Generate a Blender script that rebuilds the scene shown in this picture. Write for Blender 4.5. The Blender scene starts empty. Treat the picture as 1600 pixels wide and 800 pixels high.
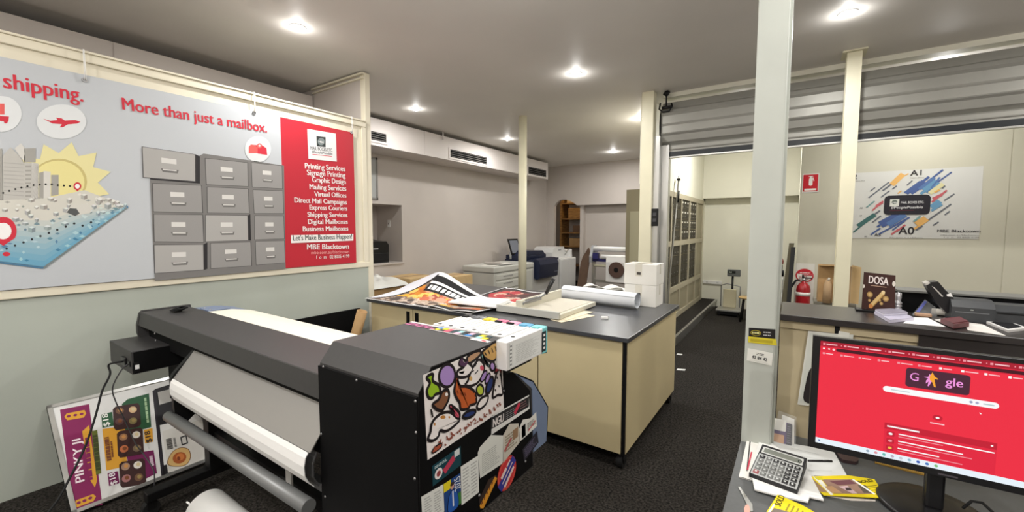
import bpy, bmesh, math, random
from mathutils import Vector, Matrix
random.seed(7)
SC = bpy.context.scene
COL = SC.collection

# ------------------------------------------------------------------ camera, world, exposure
F, YAW, PIT, ROLL, CAMH = 651.36, .595754, .0684, .001755, 1.62
FWD = Vector((-math.sin(YAW)*math.cos(PIT), math.cos(YAW)*math.cos(PIT), -math.sin(PIT)))
_r = Vector((math.cos(YAW), math.sin(YAW), 0)); _u = _r.cross(FWD)
RGT = _r*math.cos(ROLL)+_u*math.sin(ROLL); UPV = -_r*math.sin(ROLL)+_u*math.cos(ROLL)
CAM = Vector((0, 0, CAMH))
cd = bpy.data.cameras.new('camera'); co = bpy.data.objects.new('camera', cd); COL.objects.link(co)
cd.sensor_fit = 'HORIZONTAL'; cd.sensor_width = 36; cd.lens = F*36/1600; cd.clip_start = .02; cd.clip_end = 60
co.matrix_world = Matrix(((RGT.x, UPV.x, -FWD.x, 0), (RGT.y, UPV.y, -FWD.y, 0), (RGT.z, UPV.z, -FWD.z, CAMH), (0, 0, 0, 1)))
SC.camera = co
EXPOSURE = 0.08
LAMP_W = 25.0; LAMP_C = (1, .982, .955); SPILL = .07
vs = SC.view_settings; vs.view_transform = 'Standard'; vs.look = 'None'; vs.gamma = 1; vs.exposure = EXPOSURE
try: vs.use_curve_mapping = False
except Exception: pass
W = bpy.data.worlds.new('world'); SC.world = W; W.use_nodes = True
W.node_tree.nodes['Background'].inputs[0].default_value = (.9, .95, 1, 1)
W.node_tree.nodes['Background'].inputs[1].default_value = .25

def pix(px, py, x=None, y=None, z=None):
    """the point of a plane x=, y= or z= seen at a pixel of the 1600x800 photograph"""
    d = FWD+RGT*((px-800)/F)-UPV*((py-400)/F)
    t = x/d.x if x is not None else y/d.y if y is not None else (z-CAMH)/d.z
    return CAM+d*t
def pixp(px, py, p, n):
    d = FWD+RGT*((px-800)/F)-UPV*((py-400)/F)
    return CAM+d*((Vector(p)-CAM).dot(n)/d.dot(n))

# ------------------------------------------------------------------ materials
def lin(c):
    c /= 255
    return c/12.92 if c <= .04045 else ((c+.055)/1.055)**2.4
_mats = {}
def mat(name, rgb, rough=.6, metal=0, noise=0, nscale=8, bump=0, bscale=60, spec=.4, trans=0, alpha=1, emit=0, coat=0):
    if name in _mats: return _mats[name]
    m = bpy.data.materials.new(name); m.use_nodes = True; nt = m.node_tree
    b = nt.nodes['Principled BSDF']; c = (lin(rgb[0]), lin(rgb[1]), lin(rgb[2]), 1)
    b.inputs['Base Color'].default_value = c; b.inputs['Roughness'].default_value = rough; b.inputs['Metallic'].default_value = metal
    b.inputs['Specular IOR Level'].default_value = spec; b.inputs['Transmission Weight'].default_value = trans
    b.inputs['Alpha'].default_value = alpha; b.inputs['Coat Weight'].default_value = coat
    if emit:
        b.inputs['Emission Color'].default_value = c; b.inputs['Emission Strength'].default_value = emit
    if noise or bump:
        tc = nt.nodes.new('ShaderNodeTexCoord')
    if noise:
        n = nt.nodes.new('ShaderNodeTexNoise'); n.inputs['Scale'].default_value = nscale; n.inputs['Detail'].default_value = 5
        nt.links.new(tc.outputs['Object'], n.inputs['Vector'])
        r = nt.nodes.new('ShaderNodeValToRGB'); e = r.color_ramp.elements
        e[0].position = .3; e[1].position = .7
        e[0].color = tuple(v*(1-noise) for v in c[:3])+(1,); e[1].color = tuple(min(1, v*(1+noise)) for v in c[:3])+(1,)
        nt.links.new(n.outputs['Fac'], r.inputs['Fac']); nt.links.new(r.outputs['Color'], b.inputs['Base Color'])
    if bump:
        n2 = nt.nodes.new('ShaderNodeTexNoise'); n2.inputs['Scale'].default_value = bscale; n2.inputs['Detail'].default_value = 3
        nt.links.new(tc.outputs['Object'], n2.inputs['Vector'])
        bp = nt.nodes.new('ShaderNodeBump'); bp.inputs['Strength'].default_value = bump; bp.inputs['Distance'].default_value = .01
        nt.links.new(n2.outputs['Fac'], bp.inputs['Height']); nt.links.new(bp.outputs['Normal'], b.inputs['Normal'])
    _mats[name] = m; return m
def ink(r, g, b, rough=.55):
    return mat('ink_%02x%02x%02x' % (r, g, b), (r, g, b), rough, spec=.3)
def glow(r, g, b, s=1.0):
    """emissive screen pixel colour"""
    n = 'screen_%02x%02x%02x' % (r, g, b)
    if n in _mats: return _mats[n]
    m = bpy.data.materials.new(n); m.use_nodes = True; bs = m.node_tree.nodes['Principled BSDF']
    c = (lin(r), lin(g), lin(b), 1); k = s/2**EXPOSURE
    bs.inputs['Base Color'].default_value = (.01, .01, .01, 1); bs.inputs['Roughness'].default_value = .35; bs.inputs['Specular IOR Level'].default_value = .2
    bs.inputs['Emission Color'].default_value = c; bs.inputs['Emission Strength'].default_value = k
    _mats[n] = m; return m
def wood(name, a, b, scale=3):
    m = mat(name, a, .5); nt = m.node_tree; bs = nt.nodes['Principled BSDF']
    tc = nt.nodes.new('ShaderNodeTexCoord'); mp = nt.nodes.new('ShaderNodeMapping'); mp.inputs['Scale'].default_value = (1, 1, 8)
    n = nt.nodes.new('ShaderNodeTexNoise'); n.inputs['Scale'].default_value = scale; n.inputs['Detail'].default_value = 6
    r = nt.nodes.new('ShaderNodeValToRGB')
    r.color_ramp.elements[0].position = .35; r.color_ramp.elements[1].position = .65
    r.color_ramp.elements[0].color = tuple(lin(v) for v in a)+(1,); r.color_ramp.elements[1].color = tuple(lin(v) for v in b)+(1,)
    nt.links.new(tc.outputs['Object'], mp.inputs[0]); nt.links.new(mp.outputs[0], n.inputs['Vector'])
    nt.links.new(n.outputs['Fac'], r.inputs['Fac']); nt.links.new(r.outputs['Color'], bs.inputs['Base Color'])
    return m
M = {}
M['ceil'] = mat('ceiling_paint', (226, 222, 216), .55, noise=.03, nscale=1.2, bump=.05, bscale=30, spec=.35)
M['wall'] = mat('wall_paint', (196, 188, 181), .6, noise=.03, nscale=1.5, bump=.04, bscale=80)
M['mailwall'] = mat('cream_wall_paint', (226, 224, 208), .6, noise=.03, nscale=1.5, bump=.04, bscale=80)
M['bulk'] = mat('bulkhead_paint', (222, 215, 211), .5, noise=.02, nscale=1.5)
M['posterwall'] = mat('panel_wall_paint', (196, 193, 174), .55, noise=.04, nscale=1.2)
M['cream'] = mat('cream_trim', (228, 221, 200), .45, noise=.03, nscale=3)
M['partgrey'] = mat('partition_grey', (178, 184, 174), .55, noise=.03, nscale=2)
M['post'] = mat('post_paint', (186, 190, 182), .4, noise=.05, nscale=5, spec=.5)
M['postcream'] = mat('post_cream', (222, 217, 190), .4, noise=.03, nscale=5)
M['alu'] = mat('aluminium', (190, 190, 186), .32, .85)
M['shutter'] = mat('shutter_steel', (150, 149, 142), .45, .3, noise=.05, nscale=3)
M['darkbar'] = mat('shutter_bar', (30, 34, 38), .4)
M['char'] = mat('printer_charcoal', (54, 53, 53), .5, noise=.05, nscale=60, bump=.06, bscale=500, spec=.5)
M['blk'] = mat('black_paint', (15, 15, 16), .45, spec=.3)
M['blkm'] = mat('black_matt', (10, 10, 11), .7, spec=.15)
M['plastic_blk'] = mat('black_plastic', (24, 24, 26), .3, spec=.5)
M['beige'] = mat('beige_laminate', (206, 191, 150), .5, noise=.03, nscale=4)
M['beige2'] = mat('beige_counter_laminate', (190, 176, 144), .5, noise=.04, nscale=4)
M['slate'] = mat('slate_worktop', (66, 67, 70), .3, noise=.06, nscale=90, spec=.5)
M['darktop'] = mat('dark_counter_top', (50, 46, 45), .3, noise=.05, nscale=60, spec=.5)
M['deskgrey'] = mat('grey_desk_top', (86, 88, 88), .45, noise=.06, nscale=80)
M['white'] = mat('white_paper', (236, 236, 234), .6)
M['white2'] = mat('white_plastic', (226, 225, 222), .4)
M['papergrey'] = mat('apron_metal', (146, 144, 140), .45, .2)
M['bluegrey'] = mat('blue_grey_metal', (118, 132, 158), .4)
M['navy'] = mat('navy_plastic', (26, 34, 58), .35)
M['kraft'] = mat('cardboard', (176, 142, 98), .8, noise=.08, nscale=10)
M['kraft2'] = mat('pale_cardboard', (206, 176, 128), .8, noise=.06, nscale=10)
M['brown'] = mat('brown_board', (104, 82, 66), .8, noise=.1, nscale=8)
M['shelfwood'] = wood('rough_shelf_wood', (120, 84, 44), (176, 136, 78), 5)
M['steel'] = mat('brushed_steel', (150, 150, 150), .35, .8)
M['red'] = mat('red_enamel', (158, 24, 32), .3, coat=.3)
M['rubber'] = mat('black_rubber', (18, 18, 18), .8)
M['clear'] = mat('clear_film', (235, 238, 240), .08, alpha=.14, spec=.5)
M['lampglass'] = mat('lamp_diffuser', (255, 250, 240), .5, emit=30)
M['skin'] = mat('pinkish_handle', (205, 160, 145), .5)
def carpet():
    m = mat('carpet', (60, 55, 48), .95, spec=.1); nt = m.node_tree; b = nt.nodes['Principled BSDF']
    tc = nt.nodes.new('ShaderNodeTexCoord')
    n = nt.nodes.new('ShaderNodeTexNoise'); n.inputs['Scale'].default_value = 70; n.inputs['Detail'].default_value = 4; n.inputs['Roughness'].default_value = .7
    r = nt.nodes.new('ShaderNodeValToRGB'); e = r.color_ramp.elements
    e[0].position = .38; e[0].color = (lin(17), lin(16), lin(15), 1); e[1].position = .68; e[1].color = (lin(70), lin(66), lin(61), 1)
    nt.links.new(tc.outputs['Object'], n.inputs['Vector']); nt.links.new(n.outputs['Fac'], r.inputs['Fac']); nt.links.new(r.outputs['Color'], b.inputs['Base Color'])
    bp = nt.nodes.new('ShaderNodeBump'); bp.inputs['Strength'].default_value = .7; bp.inputs['Distance'].default_value = .01
    nt.links.new(n.outputs['Fac'], bp.inputs['Height']); nt.links.new(bp.outputs['Normal'], b.inputs['Normal'])
    return m
M['carpet'] = carpet()
WHITE = ink(240, 240, 238); BLACK = ink(22, 22, 24)

# ------------------------------------------------------------------ mesh builder
class Pan:
    """a flat printed area: origin, full-width and full-height vectors"""
    def __init__(s, o, U, V, n=None):
        s.o, s.U, s.V = Vector(o), Vector(U), Vector(V); s.n = (s.U.cross(s.V)).normalized() if n is None else Vector(n)
        s.w, s.h = s.U.length, s.V.length
    def P(s, u, v, l=0): return s.o+s.U*u+s.V*v+s.n*l
_text = {}
def text_mesh(body, bold):
    k = (body, bold)
    if k not in _text:
        c = bpy.data.curves.new('t', 'FONT'); c.body = body; c.size = 1; c.offset = bold; c.resolution_u = 3
        o = bpy.data.objects.new('t', c); COL.objects.link(o); bpy.context.view_layer.update()
        me = bpy.data.meshes.new_from_object(o.evaluated_get(bpy.context.evaluated_depsgraph_get()))
        _text[k] = ([tuple(v.co) for v in me.vertices], [tuple(p.vertices) for p in me.polygons])
        bpy.data.objects.remove(o); bpy.data.curves.remove(c); bpy.data.meshes.remove(me)
    return _text[k]
CAPH = None
class MB:
    def __init__(s): s.bm = bmesh.new(); s.mats = []
    def mi(s, m):
        if m not in s.mats: s.mats.append(m)
        return s.mats.index(m)
    def geom(s, vs, fs, m=None, smooth=False, X=None):
        i = s.mi(m); bv = [s.bm.verts.new((X @ Vector(v)) if X else v) for v in vs]
        for f in fs:
            try: q = s.bm.faces.new([bv[k] for k in f])
            except ValueError: continue
            q.material_index = i; q.smooth = smooth
        return s
    def box(s, x0, x1, y0, y1, z0, z1, m=None, bev=0, X=None):
        if x0 > x1: x0, x1 = x1, x0
        if y0 > y1: y0, y1 = y1, y0
        if z0 > z1: z0, z1 = z1, z0
        t = bmesh.new(); bmesh.ops.create_cube(t, size=1)
        for v in t.verts: v.co = ((x0+x1)/2+v.co.x*(x1-x0), (y0+y1)/2+v.co.y*(y1-y0), (z0+z1)/2+v.co.z*(z1-z0))
        if bev: bmesh.ops.bevel(t, geom=t.edges[:], offset=min(bev, .45*min(x1-x0, y1-y0, z1-z0)), segments=2, affect='EDGES', profile=.5)
        t.verts.index_update()
        s.geom([v.co.copy() for v in t.verts], [[v.index for v in f.verts] for f in t.faces], m, False, X); t.free(); return s
    def prism(s, pts, d, m=None, smooth=False):
        """extrude a planar polygon (3D points) by vector d"""
        d = Vector(d); n = len(pts); pts = [Vector(p) for p in pts]
        s.geom(pts+[p+d for p in pts], [list(range(n-1, -1, -1)), list(range(n, 2*n))]+[[i, (i+1) % n, n+(i+1) % n, n+i] for i in range(n)], m, smooth); return s
    def strip(s, pts, d, th, m=None):
        """sheet following the profile pts, extruded by d, thickness th along each normal"""
        d = Vector(d); pts = [Vector(p) for p in pts]; out = []
        for i, p in enumerate(pts):
            a = pts[max(i-1, 0)]; b = pts[min(i+1, len(pts)-1)]
            out.append(p+(b-a).cross(d).normalized()*th)
        return s.prism(pts+out[::-1], d, m)
    def frame(s, a):
        a = Vector(a).normalized(); h = Vector((0, 0, 1)) if abs(a.z) < .9 else Vector((1, 0, 0))
        e = a.cross(h).normalized(); return e, a.cross(e).normalized()
    def cyl(s, p0, p1, r, r2=None, m=None, seg=18, cap=True):
        p0, p1 = Vector(p0), Vector(p1); r2 = r if r2 is None else r2; e, g = s.frame(p1-p0)
        vs = [p+(e*math.cos(2*math.pi*k/seg)+g*math.sin(2*math.pi*k/seg))*q for p, q in ((p0, r), (p1, r2)) for k in range(seg)]
        s.geom(vs, [[k, (k+1) % seg, seg+(k+1) % seg, seg+k] for k in range(seg)], m, True)
        if cap: s.geom(vs, [list(range(seg))[::-1], list(range(seg, 2*seg))], m)
        return s
    def pipe(s, p0, p1, r, ri, m=None, seg=24, m2=None):
        """hollow tube"""
        p0, p1 = Vector(p0), Vector(p1); e, g = s.frame(p1-p0)
        ring = lambda p, q: [p+(e*math.cos(2*math.pi*k/seg)+g*math.sin(2*math.pi*k/seg))*q for k in range(seg)]
        vs = ring(p0, r)+ring(p1, r)+ring(p1, ri)+ring(p0, ri)
        for a in range(4):
            b = (a+1) % 4
            s.geom(vs, [[a*seg+k, a*seg+(k+1) % seg, b*seg+(k+1) % seg, b*seg+k] for k in range(seg)], (m2 or m) if a == 2 else m, a in (0, 2))
        return s
    def tube(s, pts, r, m=None, seg=8, cap=True):
        pts = [Vector(p) for p in pts]; n = len(pts); vs = []; e0 = None
        for i, p in enumerate(pts):
            a = (pts[min(i+1, n-1)]-pts[max(i-1, 0)]).normalized()
            if e0 is None: e, g = s.frame(a)
            else:
                e = (e0-a*e0.dot(a)).normalized(); g = a.cross(e)
            e0 = e
            vs += [p+(e*math.cos(2*math.pi*k/seg)+g*math.sin(2*math.pi*k/seg))*r for k in range(seg)]
        fs = [[i*seg+k, i*seg+(k+1) % seg, (i+1)*seg+(k+1) % seg, (i+1)*seg+k] for i in range(n-1) for k in range(seg)]
        if cap: fs += [list(range(seg))[::-1], [(n-1)*seg+k for k in range(seg)]]
        s.geom(vs, fs, m, True); return s
    def stube(s, pts, r, m=None, seg=8, n=5):
        """tube along a smooth curve through the points"""
        P = [Vector(p) for p in pts]; P = [2*P[0]-P[1]]+P+[2*P[-1]-P[-2]]; q = []
        for i in range(1, len(P)-2):
            p0, p1, p2, p3 = P[i-1:i+3]
            for k in range(n):
                t = k/n; q.append(.5*((2*p1)+(p2-p0)*t+(2*p0-5*p1+4*p2-p3)*t*t+(3*p1-p0-3*p2+p3)*t**3))
        return s.tube(q+[P[-2]], r, m, seg)
    def lathe(s, prof, base, axis=(0, 0, 1), m=None, seg=24):
        e, g = s.frame(axis); a = Vector(axis).normalized(); base = Vector(base)
        vs = [base+a*z+(e*math.cos(2*math.pi*k/seg)+g*math.sin(2*math.pi*k/seg))*max(r, 1e-4) for r, z in prof for k in range(seg)]
        n = len(prof)
        s.geom(vs, [[i*seg+k, i*seg+(k+1) % seg, (i+1)*seg+(k+1) % seg, (i+1)*seg+k] for i in range(n-1) for k in range(seg)], m, True); return s
    def grid(s, fn, nu, nv, mf=None, smooth=True):
        vs = [fn(i/nu, j/nv) for j in range(nv+1) for i in range(nu+1)]; bv = [s.bm.verts.new(v) for v in vs]
        for j in range(nv):
            for i in range(nu):
                q = s.bm.faces.new([bv[j*(nu+1)+i], bv[j*(nu+1)+i+1], bv[(j+1)*(nu+1)+i+1], bv[(j+1)*(nu+1)+i]])
                q.material_index = s.mi(mf((i+.5)/nu, (j+.5)/nv) if callable(mf) else mf); q.smooth = smooth
        return s
    # printed marks
    def poly(s, pts, m): s.geom(pts, [list(range(len(pts)))], m); return s
    def rect(s, p, u0, v0, u1, v1, m, l=.001): return s.poly([p.P(u0, v0, l), p.P(u1, v0, l), p.P(u1, v1, l), p.P(u0, v1, l)], m)
    def pp(s, p, uv, m, l=.001): return s.poly([p.P(u, v, l) for u, v in uv], m)
    def ell(s, p, u, v, ru, rv, m, l=.001, seg=20, a0=0, a1=2*math.pi):
        return s.poly([p.P(u+ru*math.cos(a0+(a1-a0)*k/seg), v+rv*math.sin(a0+(a1-a0)*k/seg), l) for k in range(seg)], m)
    def rrect(s, p, u0, v0, u1, v1, r, m, l=.001):
        """rounded rectangle, r in metres"""
        ru, rv = r/p.w, r/p.h; pts = []
        for cu, cv, a in ((u1-ru, v1-rv, 0), (u0+ru, v1-rv, 90), (u0+ru, v0+rv, 180), (u1-ru, v0+rv, 270)):
            for k in range(6):
                t = math.radians(a+18*k); pts.append(p.P(cu+ru*math.cos(t), cv+rv*math.sin(t), l))
        return s.poly(pts, m)
    def line(s, p, a, b, w, m, l=.001):
        """bar of width w metres between uv points"""
        A, B = p.P(*a, l), p.P(*b, l); t = (B-A).normalized().cross(p.n)*w/2
        return s.poly([A-t, B-t, B+t, A+t], m)
    def blob(s, p, pts, w, mfill, mline, l=.001, n=4):
        """closed smooth shape with a dark outline of width w metres"""
        q = []; N = len(pts)
        for i in range(N):
            p0, p1, p2, p3 = [Vector(pts[(i+j-1) % N]) for j in range(4)]
            for k in range(n):
                t = k/n; q.append(.5*((2*p1)+(p2-p0)*t+(2*p0-5*p1+4*p2-p3)*t*t+(3*p1-p0-3*p2+p3)*t**3))
        A = [p.P(v.x, v.y, l) for v in q]; n_ = p.n; out = []
        for i, a in enumerate(A):
            d = (A[(i+1) % len(A)]-A[i-1]).normalized().cross(n_)
            out.append(a+d*w/2)
        ar = sum((A[i]-A[0]).cross(A[(i+1) % len(A)]-A[0]).dot(n_) for i in range(len(A)))
        if ar < 0: out = [2*a-o for a, o in zip(A, out)]
        inn = [2*a-o for a, o in zip(A, out)]
        if mline is not None: s.poly([o for o in out], mline)
        s.poly([i_+n_*.0004 for i_ in inn], mfill); return s
    def text(s, body, p0, right, up, h, m, width=None, align='L', bold=.012):
        """letters with baseline start p0; right and up unit directions; h capital height in metres"""
        global CAPH
        if CAPH is None: CAPH = max(v[1] for v in text_mesh('H', 0)[0])
        vs, fs = text_mesh(body, 0)
        if not vs: return s
        x0 = min(v[0] for v in vs); x1 = max(v[0] for v in vs); k = h/CAPH; kx = k if width is None else width/(x1-x0)
        p0, right, up = Vector(p0), Vector(right), Vector(up); off = -x0
        if align == 'C': off = -(x0+x1)/2
        if align == 'R': off = -x1
        nn = right.cross(up).normalized()*.00012
        for i, sx in enumerate((0,) if not bold else (-bold, -bold/3, bold/3, bold)):
            s.geom([p0+right*((v[0]+off+sx)*kx)+up*(v[1]*k)+nn*i for v in vs], fs, m)
        return s
    def ptext(s, p, body, u, v, hv, m, wu=None, align='L', l=.0015, bold=.012):
        return s.text(body, p.P(u, v, l), p.U.normalized(), p.V.normalized(), hv*p.h, m, None if wu is None else wu*p.w, align, bold)
    def lines(s, p, u0, u1, v0, v1, n, m, l=.001, fill=.5, seed=1):
        """n rows of small illegible print as short word bars"""
        R = random.Random(seed); st = (v1-v0)/n
        for i in range(n):
            v = v1-st*(i+.5); u = u0; end = u0+(u1-u0)*R.uniform(.7, 1)
            while u < end:
                w = min(R.uniform(.03, .1)*(1+(u1-u0)), end-u)
                s.rect(p, u, v-st*fill/2, u+w*.85, v+st*fill/2, m, l); u += w
        return s
    def build(s, name, m=None, parent=None, local=False, world_parent=None):
        bmesh.ops.remove_doubles(s.bm, verts=s.bm.verts[:], dist=1e-6)
        me = bpy.data.meshes.new(name); mats = list(s.mats)
        s.bm.normal_update(); s.bm.to_mesh(me); s.bm.free()
        if not mats: mats = [None]
        for q in mats: me.materials.append(q or m)
        o = bpy.data.objects.new(name, me); COL.objects.link(o)
        if parent is not None:
            o.parent = parent
            if not local:
                X = Matrix.Identity(4); q = parent
                while q is not None:
                    X = q.matrix_basis @ X; q = q.parent
                me.transform(X.inverted())
        else:
            if len(me.vertices):
                c = [[min, max][k](v.co[i] for v in me.vertices) for i in range(3) for k in (0, 1)]
                b = Vector(((c[0]+c[1])/2, (c[2]+c[3])/2, c[4])); me.transform(Matrix.Translation(-b)); o.location = b
        return o
def thing(name, label, cat, loc, rz=0, group=None):
    o = bpy.data.objects.new(name, None); COL.objects.link(o); o.empty_display_size = .05
    o.location = loc; o.rotation_euler = (0, 0, rz)
    o.matrix_basis = Matrix.Translation(Vector(loc)) @ Matrix.Rotation(rz, 4, 'Z')
    o['label'] = label; o['category'] = cat
    if group: o['group'] = group
    return o
def solo(mb, name, m, label, cat, group=None):
    o = mb.build(name, m); o['label'] = label; o['category'] = cat
    if group: o['group'] = group
    return o
def struct(mb, name, m):
    o = mb.build(name, m); o['kind'] = 'structure'; return o
def spart(mb, name, m, parent): return mb.build(name, m, parent)
def copy_tree(o, parent=None):
    c = o.copy(); COL.objects.link(c); c.parent = parent
    for ch in list(o.children): copy_tree(ch, c)
    return c

# ------------------------------------------------------------------ the room
CZ = 3.25
b = MB(); b.box(-6.5, 3.6, -1.8, 12, -.1, 0); struct(b, 'floor', M['carpet'])
b = MB(); b.box(-6.5, 3.6, -1.8, 12, CZ, CZ+.1); struct(b, 'ceiling', M['ceil'])
PX = -3.80                                   # partition face
# left wall with the recess
XW = -5.65
b = MB(); b.box(XW-.1, XW, -1.8, 3.9, 0, CZ).box(XW-.1, XW, 4.93, 10.2, 0, CZ).box(XW-.1, XW, 3.9, 4.93, 0, 1.02).box(XW-.1, XW, 3.9, 4.93, 2.0, CZ)
b.box(-6.32, XW-.1, 4.93, 4.98, .98, 2.06).box(-6.32, XW-.1, 3.85, 3.9, .98, 2.06).box(-6.37, -6.32, 3.85, 4.98, .98, 2.06).box(-6.32, XW-.1, 3.9, 4.93, 2.0, 2.06).box(-6.32, XW-.1, 3.9, 4.93, .98, 1.02)
struct(b, 'wall_left', M['wall'])
b = MB(); b.box(XW, XW+.025, 3.88, 4.95, .99, 1.02, bev=.004); struct(b, 'trim_1', M['wall'])
# back wall: header with arch, recessed wall, pier
b = MB()
arch = [(-4.74, 2.2), (-4.82, 2.26), (-4.92, 2.315), (-5.03, 2.35), (-5.14, 2.36), (-5.24, 2.345), (-5.32, 2.3), (-5.38, 2.24), (-5.41, 2.19)]
pts = [(XW, CZ), (-1.5, CZ), (-1.5, 2.2)]+arch+[(XW, 2.19)]
b.prism([(x, 10.0, z) for x, z in pts], (0, .12, 0))
b.box(XW, -5.41, 10.0, 10.12, 0, 2.19); b.box(-4.70, -1.5, 10.25, 10.35, 0, CZ); b.box(-4.70, -4.6, 10.12, 10.25, 0, 2.6)
struct(b, 'wall_back', M['wall'])
b = MB(); b.box(-6.3, -3.9, 11.6, 11.7, 0, CZ).box(-6.3, -6.2, 10.2, 11.6, 0, CZ).box(-3.9, -3.8, 10.3, 11.6, 0, CZ); struct(b, 'wall_storeroom', M['wall'])
# mailbox room
b = MB(); b.box(-1.7, .1, 9.44, 9.54, 0, CZ).box(-1.57, .06, 9.2, 9.44, 2.21, CZ); struct(b, 'wall_mailroom_end', M['mailwall'])
b = MB(); b.box(-1.66, -1.57, 5.32, 9.44, 2.17, CZ).box(-1.66, -1.57, 9.3, 10.25, 0, CZ); struct(b, 'wall_mailroom_left', M['mailwall'])
b = MB(); b.box(.034, .13, 7.1, 9.44, 0, CZ); struct(b, 'wall_mailroom_right', M['mailwall'])
b = MB()
b.box(.034, 1.955, 7.0, 7.1, 0, CZ).box(1.963, 3.55, 7.0, 7.1, 0, CZ).box(1.955, 1.963, 7.006, 7.1, 0, CZ)
struct(b, 'wall_panelled', M['posterwall'])
b = MB(); b.box(3.45, 3.55, -1.8, 7.1, 0, CZ); struct(b, 'wall_right', M['wall'])
b = MB(); b.box(-6.5, 3.55, -1.8, -1.7, 0, CZ); struct(b, 'wall_front', M['wall'])
# partition: grey lower panel, cream upper panel, ledge, mouldings
b = MB(); b.box(PX-.06, PX, -1.7, 2.84, 0, 1.2); struct(b, 'wall_partition_lower', M['partgrey'])
b = MB(); b.box(PX-.06, PX, -1.7, 2.84, 1.2, 2.72); struct(b, 'wall_partition_upper', M['cream'])
b = MB(); b.box(PX, PX+.018, -1.7, 2.84, 1.195, 1.25, bev=.005); struct(b, 'trim_2', M['cream'])
b = MB(); b.box(PX, PX+.02, -1.7, 2.84, 2.665, 2.72, bev=.006).box(PX, PX+.015, 2.785, 2.84, 1.25, 2.665, bev=.004).box(PX-.08, PX+.03, -1.7, 2.84, 2.72, 2.735, bev=.004); struct(b, 'trim_3', M['cream'])
b = MB(); b.box(PX-.07, PX+.005, 2.84, 2.905, 0, CZ-.015, bev=.004); struct(b, 'trim_4', M['cream'])
b = MB(); b.box(-5.08, PX-.07, 2.843, 2.9, 0, CZ-.02); struct(b, 'wall_wing', M['wall'])
b = MB(); b.box(-4.75, PX+.005, 2.81, 2.843, CZ-.035, CZ-.015).box(-4.75, PX-.0, 2.82, 2.843, CZ-.075, CZ-.06); struct(b, 'trim_5', M['cream'])
# air-conditioning bulkhead along the left wall
b = MB(); BX = -5.08
b.box(XW, BX, 2.9, 4.93, 2.80, 3.19).box(XW, BX, 4.94, 9.05, 2.80, 3.19).box(XW, BX-.006, 4.93, 4.94, 2.80, 3.19)
b.box(XW, BX+.006, 9.02, 9.05, 2.79, 3.195)
struct(b, 'wall_bulkhead', M['bulk'])
b = MB(); b.box(-4.85, -4.75, -1.7, 1.09, 0, 3.15).box(-4.85, -4.75, 1.10, 2.83, 0, 3.15).box(-4.85, -4.756, 1.09, 1.10, 0, 3.15); struct(b, 'wall_corridor', M['wall'])
def grille(p0, p1, label):
    """vent of horizontal slats on the bulkhead face between two pixels"""
    a = pix(*p0, x=BX); c = pix(*p1, x=BX); y0, y1, z0, z1 = a.y, c.y, c.z, a.z
    t = thing('air_vent', label, 'vent', (BX, (y0+y1)/2, z0), 0, 'bulkhead vents')
    m = MB(); m.box(BX+.001, BX+.012, y0-.03, y1+.03, z0-.03, z0).box(BX+.001, BX+.012, y0-.03, y1+.03, z1, z1+.03).box(BX+.001, BX+.012, y0-.03, y0, z0, z1).box(BX+.001, BX+.012, y1, y1+.03, z0, z1); spart(m, 'frame', M['bulk'], t)
    m = MB(); m.box(BX+.001, BX+.003, y0, y1, z0, z1); spart(m, 'backing', M['blkm'], t)
    n = 4
    for i in range(n):
        z = z0+(i+.5)*(z1-z0)/n
        m = MB(); m.prism([(BX+.0032, y0, z+.004), (BX+.011, y0, z-.002), (BX+.012, y0, z), (BX+.0042, y0, z+.006)], (0, y1-y0, 0)); spart(m, 'slat', mat('vent_slat', (150, 146, 142), .5), t)
grille((579, 204.5), (603, 223), 'small slatted air vent at the partition end of the long white bulkhead')
grille((703, 233), (760, 257), 'wide slatted air vent midway along the white bulkhead')
grille((825, 260), (853, 277), 'slatted air vent at the far end of the white bulkhead')
b = MB(); b.cyl((BX+.02, 5.35, 3.12), (BX+.02, 5.35, CZ), .012, seg=10); solo(b, 'hanger_rod', M['bulk'], 'thin white rod hanging the bulkhead from the ceiling', 'rod')

# columns
b = MB(); c = pix(817, 182, z=CZ); b.cyl((c.x, c.y, 0), (c.x, c.y, CZ), .062, seg=28); struct(b, 'trim_6', M['postcream'])
b = MB(); b.box(-1.60, -1.455, 5.15, 5.28, 0, CZ, bev=.006); struct(b, 'trim_7', M['postcream'])
c = pix(1333, 86, z=CZ)
b = MB(); b.box(.335, .445, 5.04, 5.07, 0, CZ).box(.335, .445, 5.17, 5.20, 0, CZ).box(.36, .385, 5.07, 5.17, 0, CZ).box(.395, .42, 5.07, 5.17, 0, CZ)
b.box(.30, .48, 5.0, 5.24, CZ-.012, CZ)
struct(b, 'trim_8', M['postcream'])
# the steel post in the foreground
b = MB(); b.box(-.149, -.047, 1.9, 2.0, 0, CZ, bev=.003).box(-.1495, -.052, 1.8975, 1.9, 0, CZ).box(-.047, -.0385, 1.925, 2.0, 0, CZ)
struct(b, 'trim_9', M['post'])
# steel channel and guide beside the shutter
b = MB(); b.box(-1.455, -1.385, 5.2, 5.31, 0, 2.72, bev=.003); struct(b, 'trim_10', M['alu'])
# raised carpeted step in the mailbox room
b = MB(); b.box(-1.57, -1.31, 5.35, 9.44, 0, .145); struct(b, 'floor_step', M['carpet'])
b = MB(); b.box(-1.31, -1.275, 5.35, 9.42, .115, .15, bev=.003).box(-1.31, -1.30, 5.35, 9.42, 0, .115, ); struct(b, 'trim_11', M['alu'])

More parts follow.
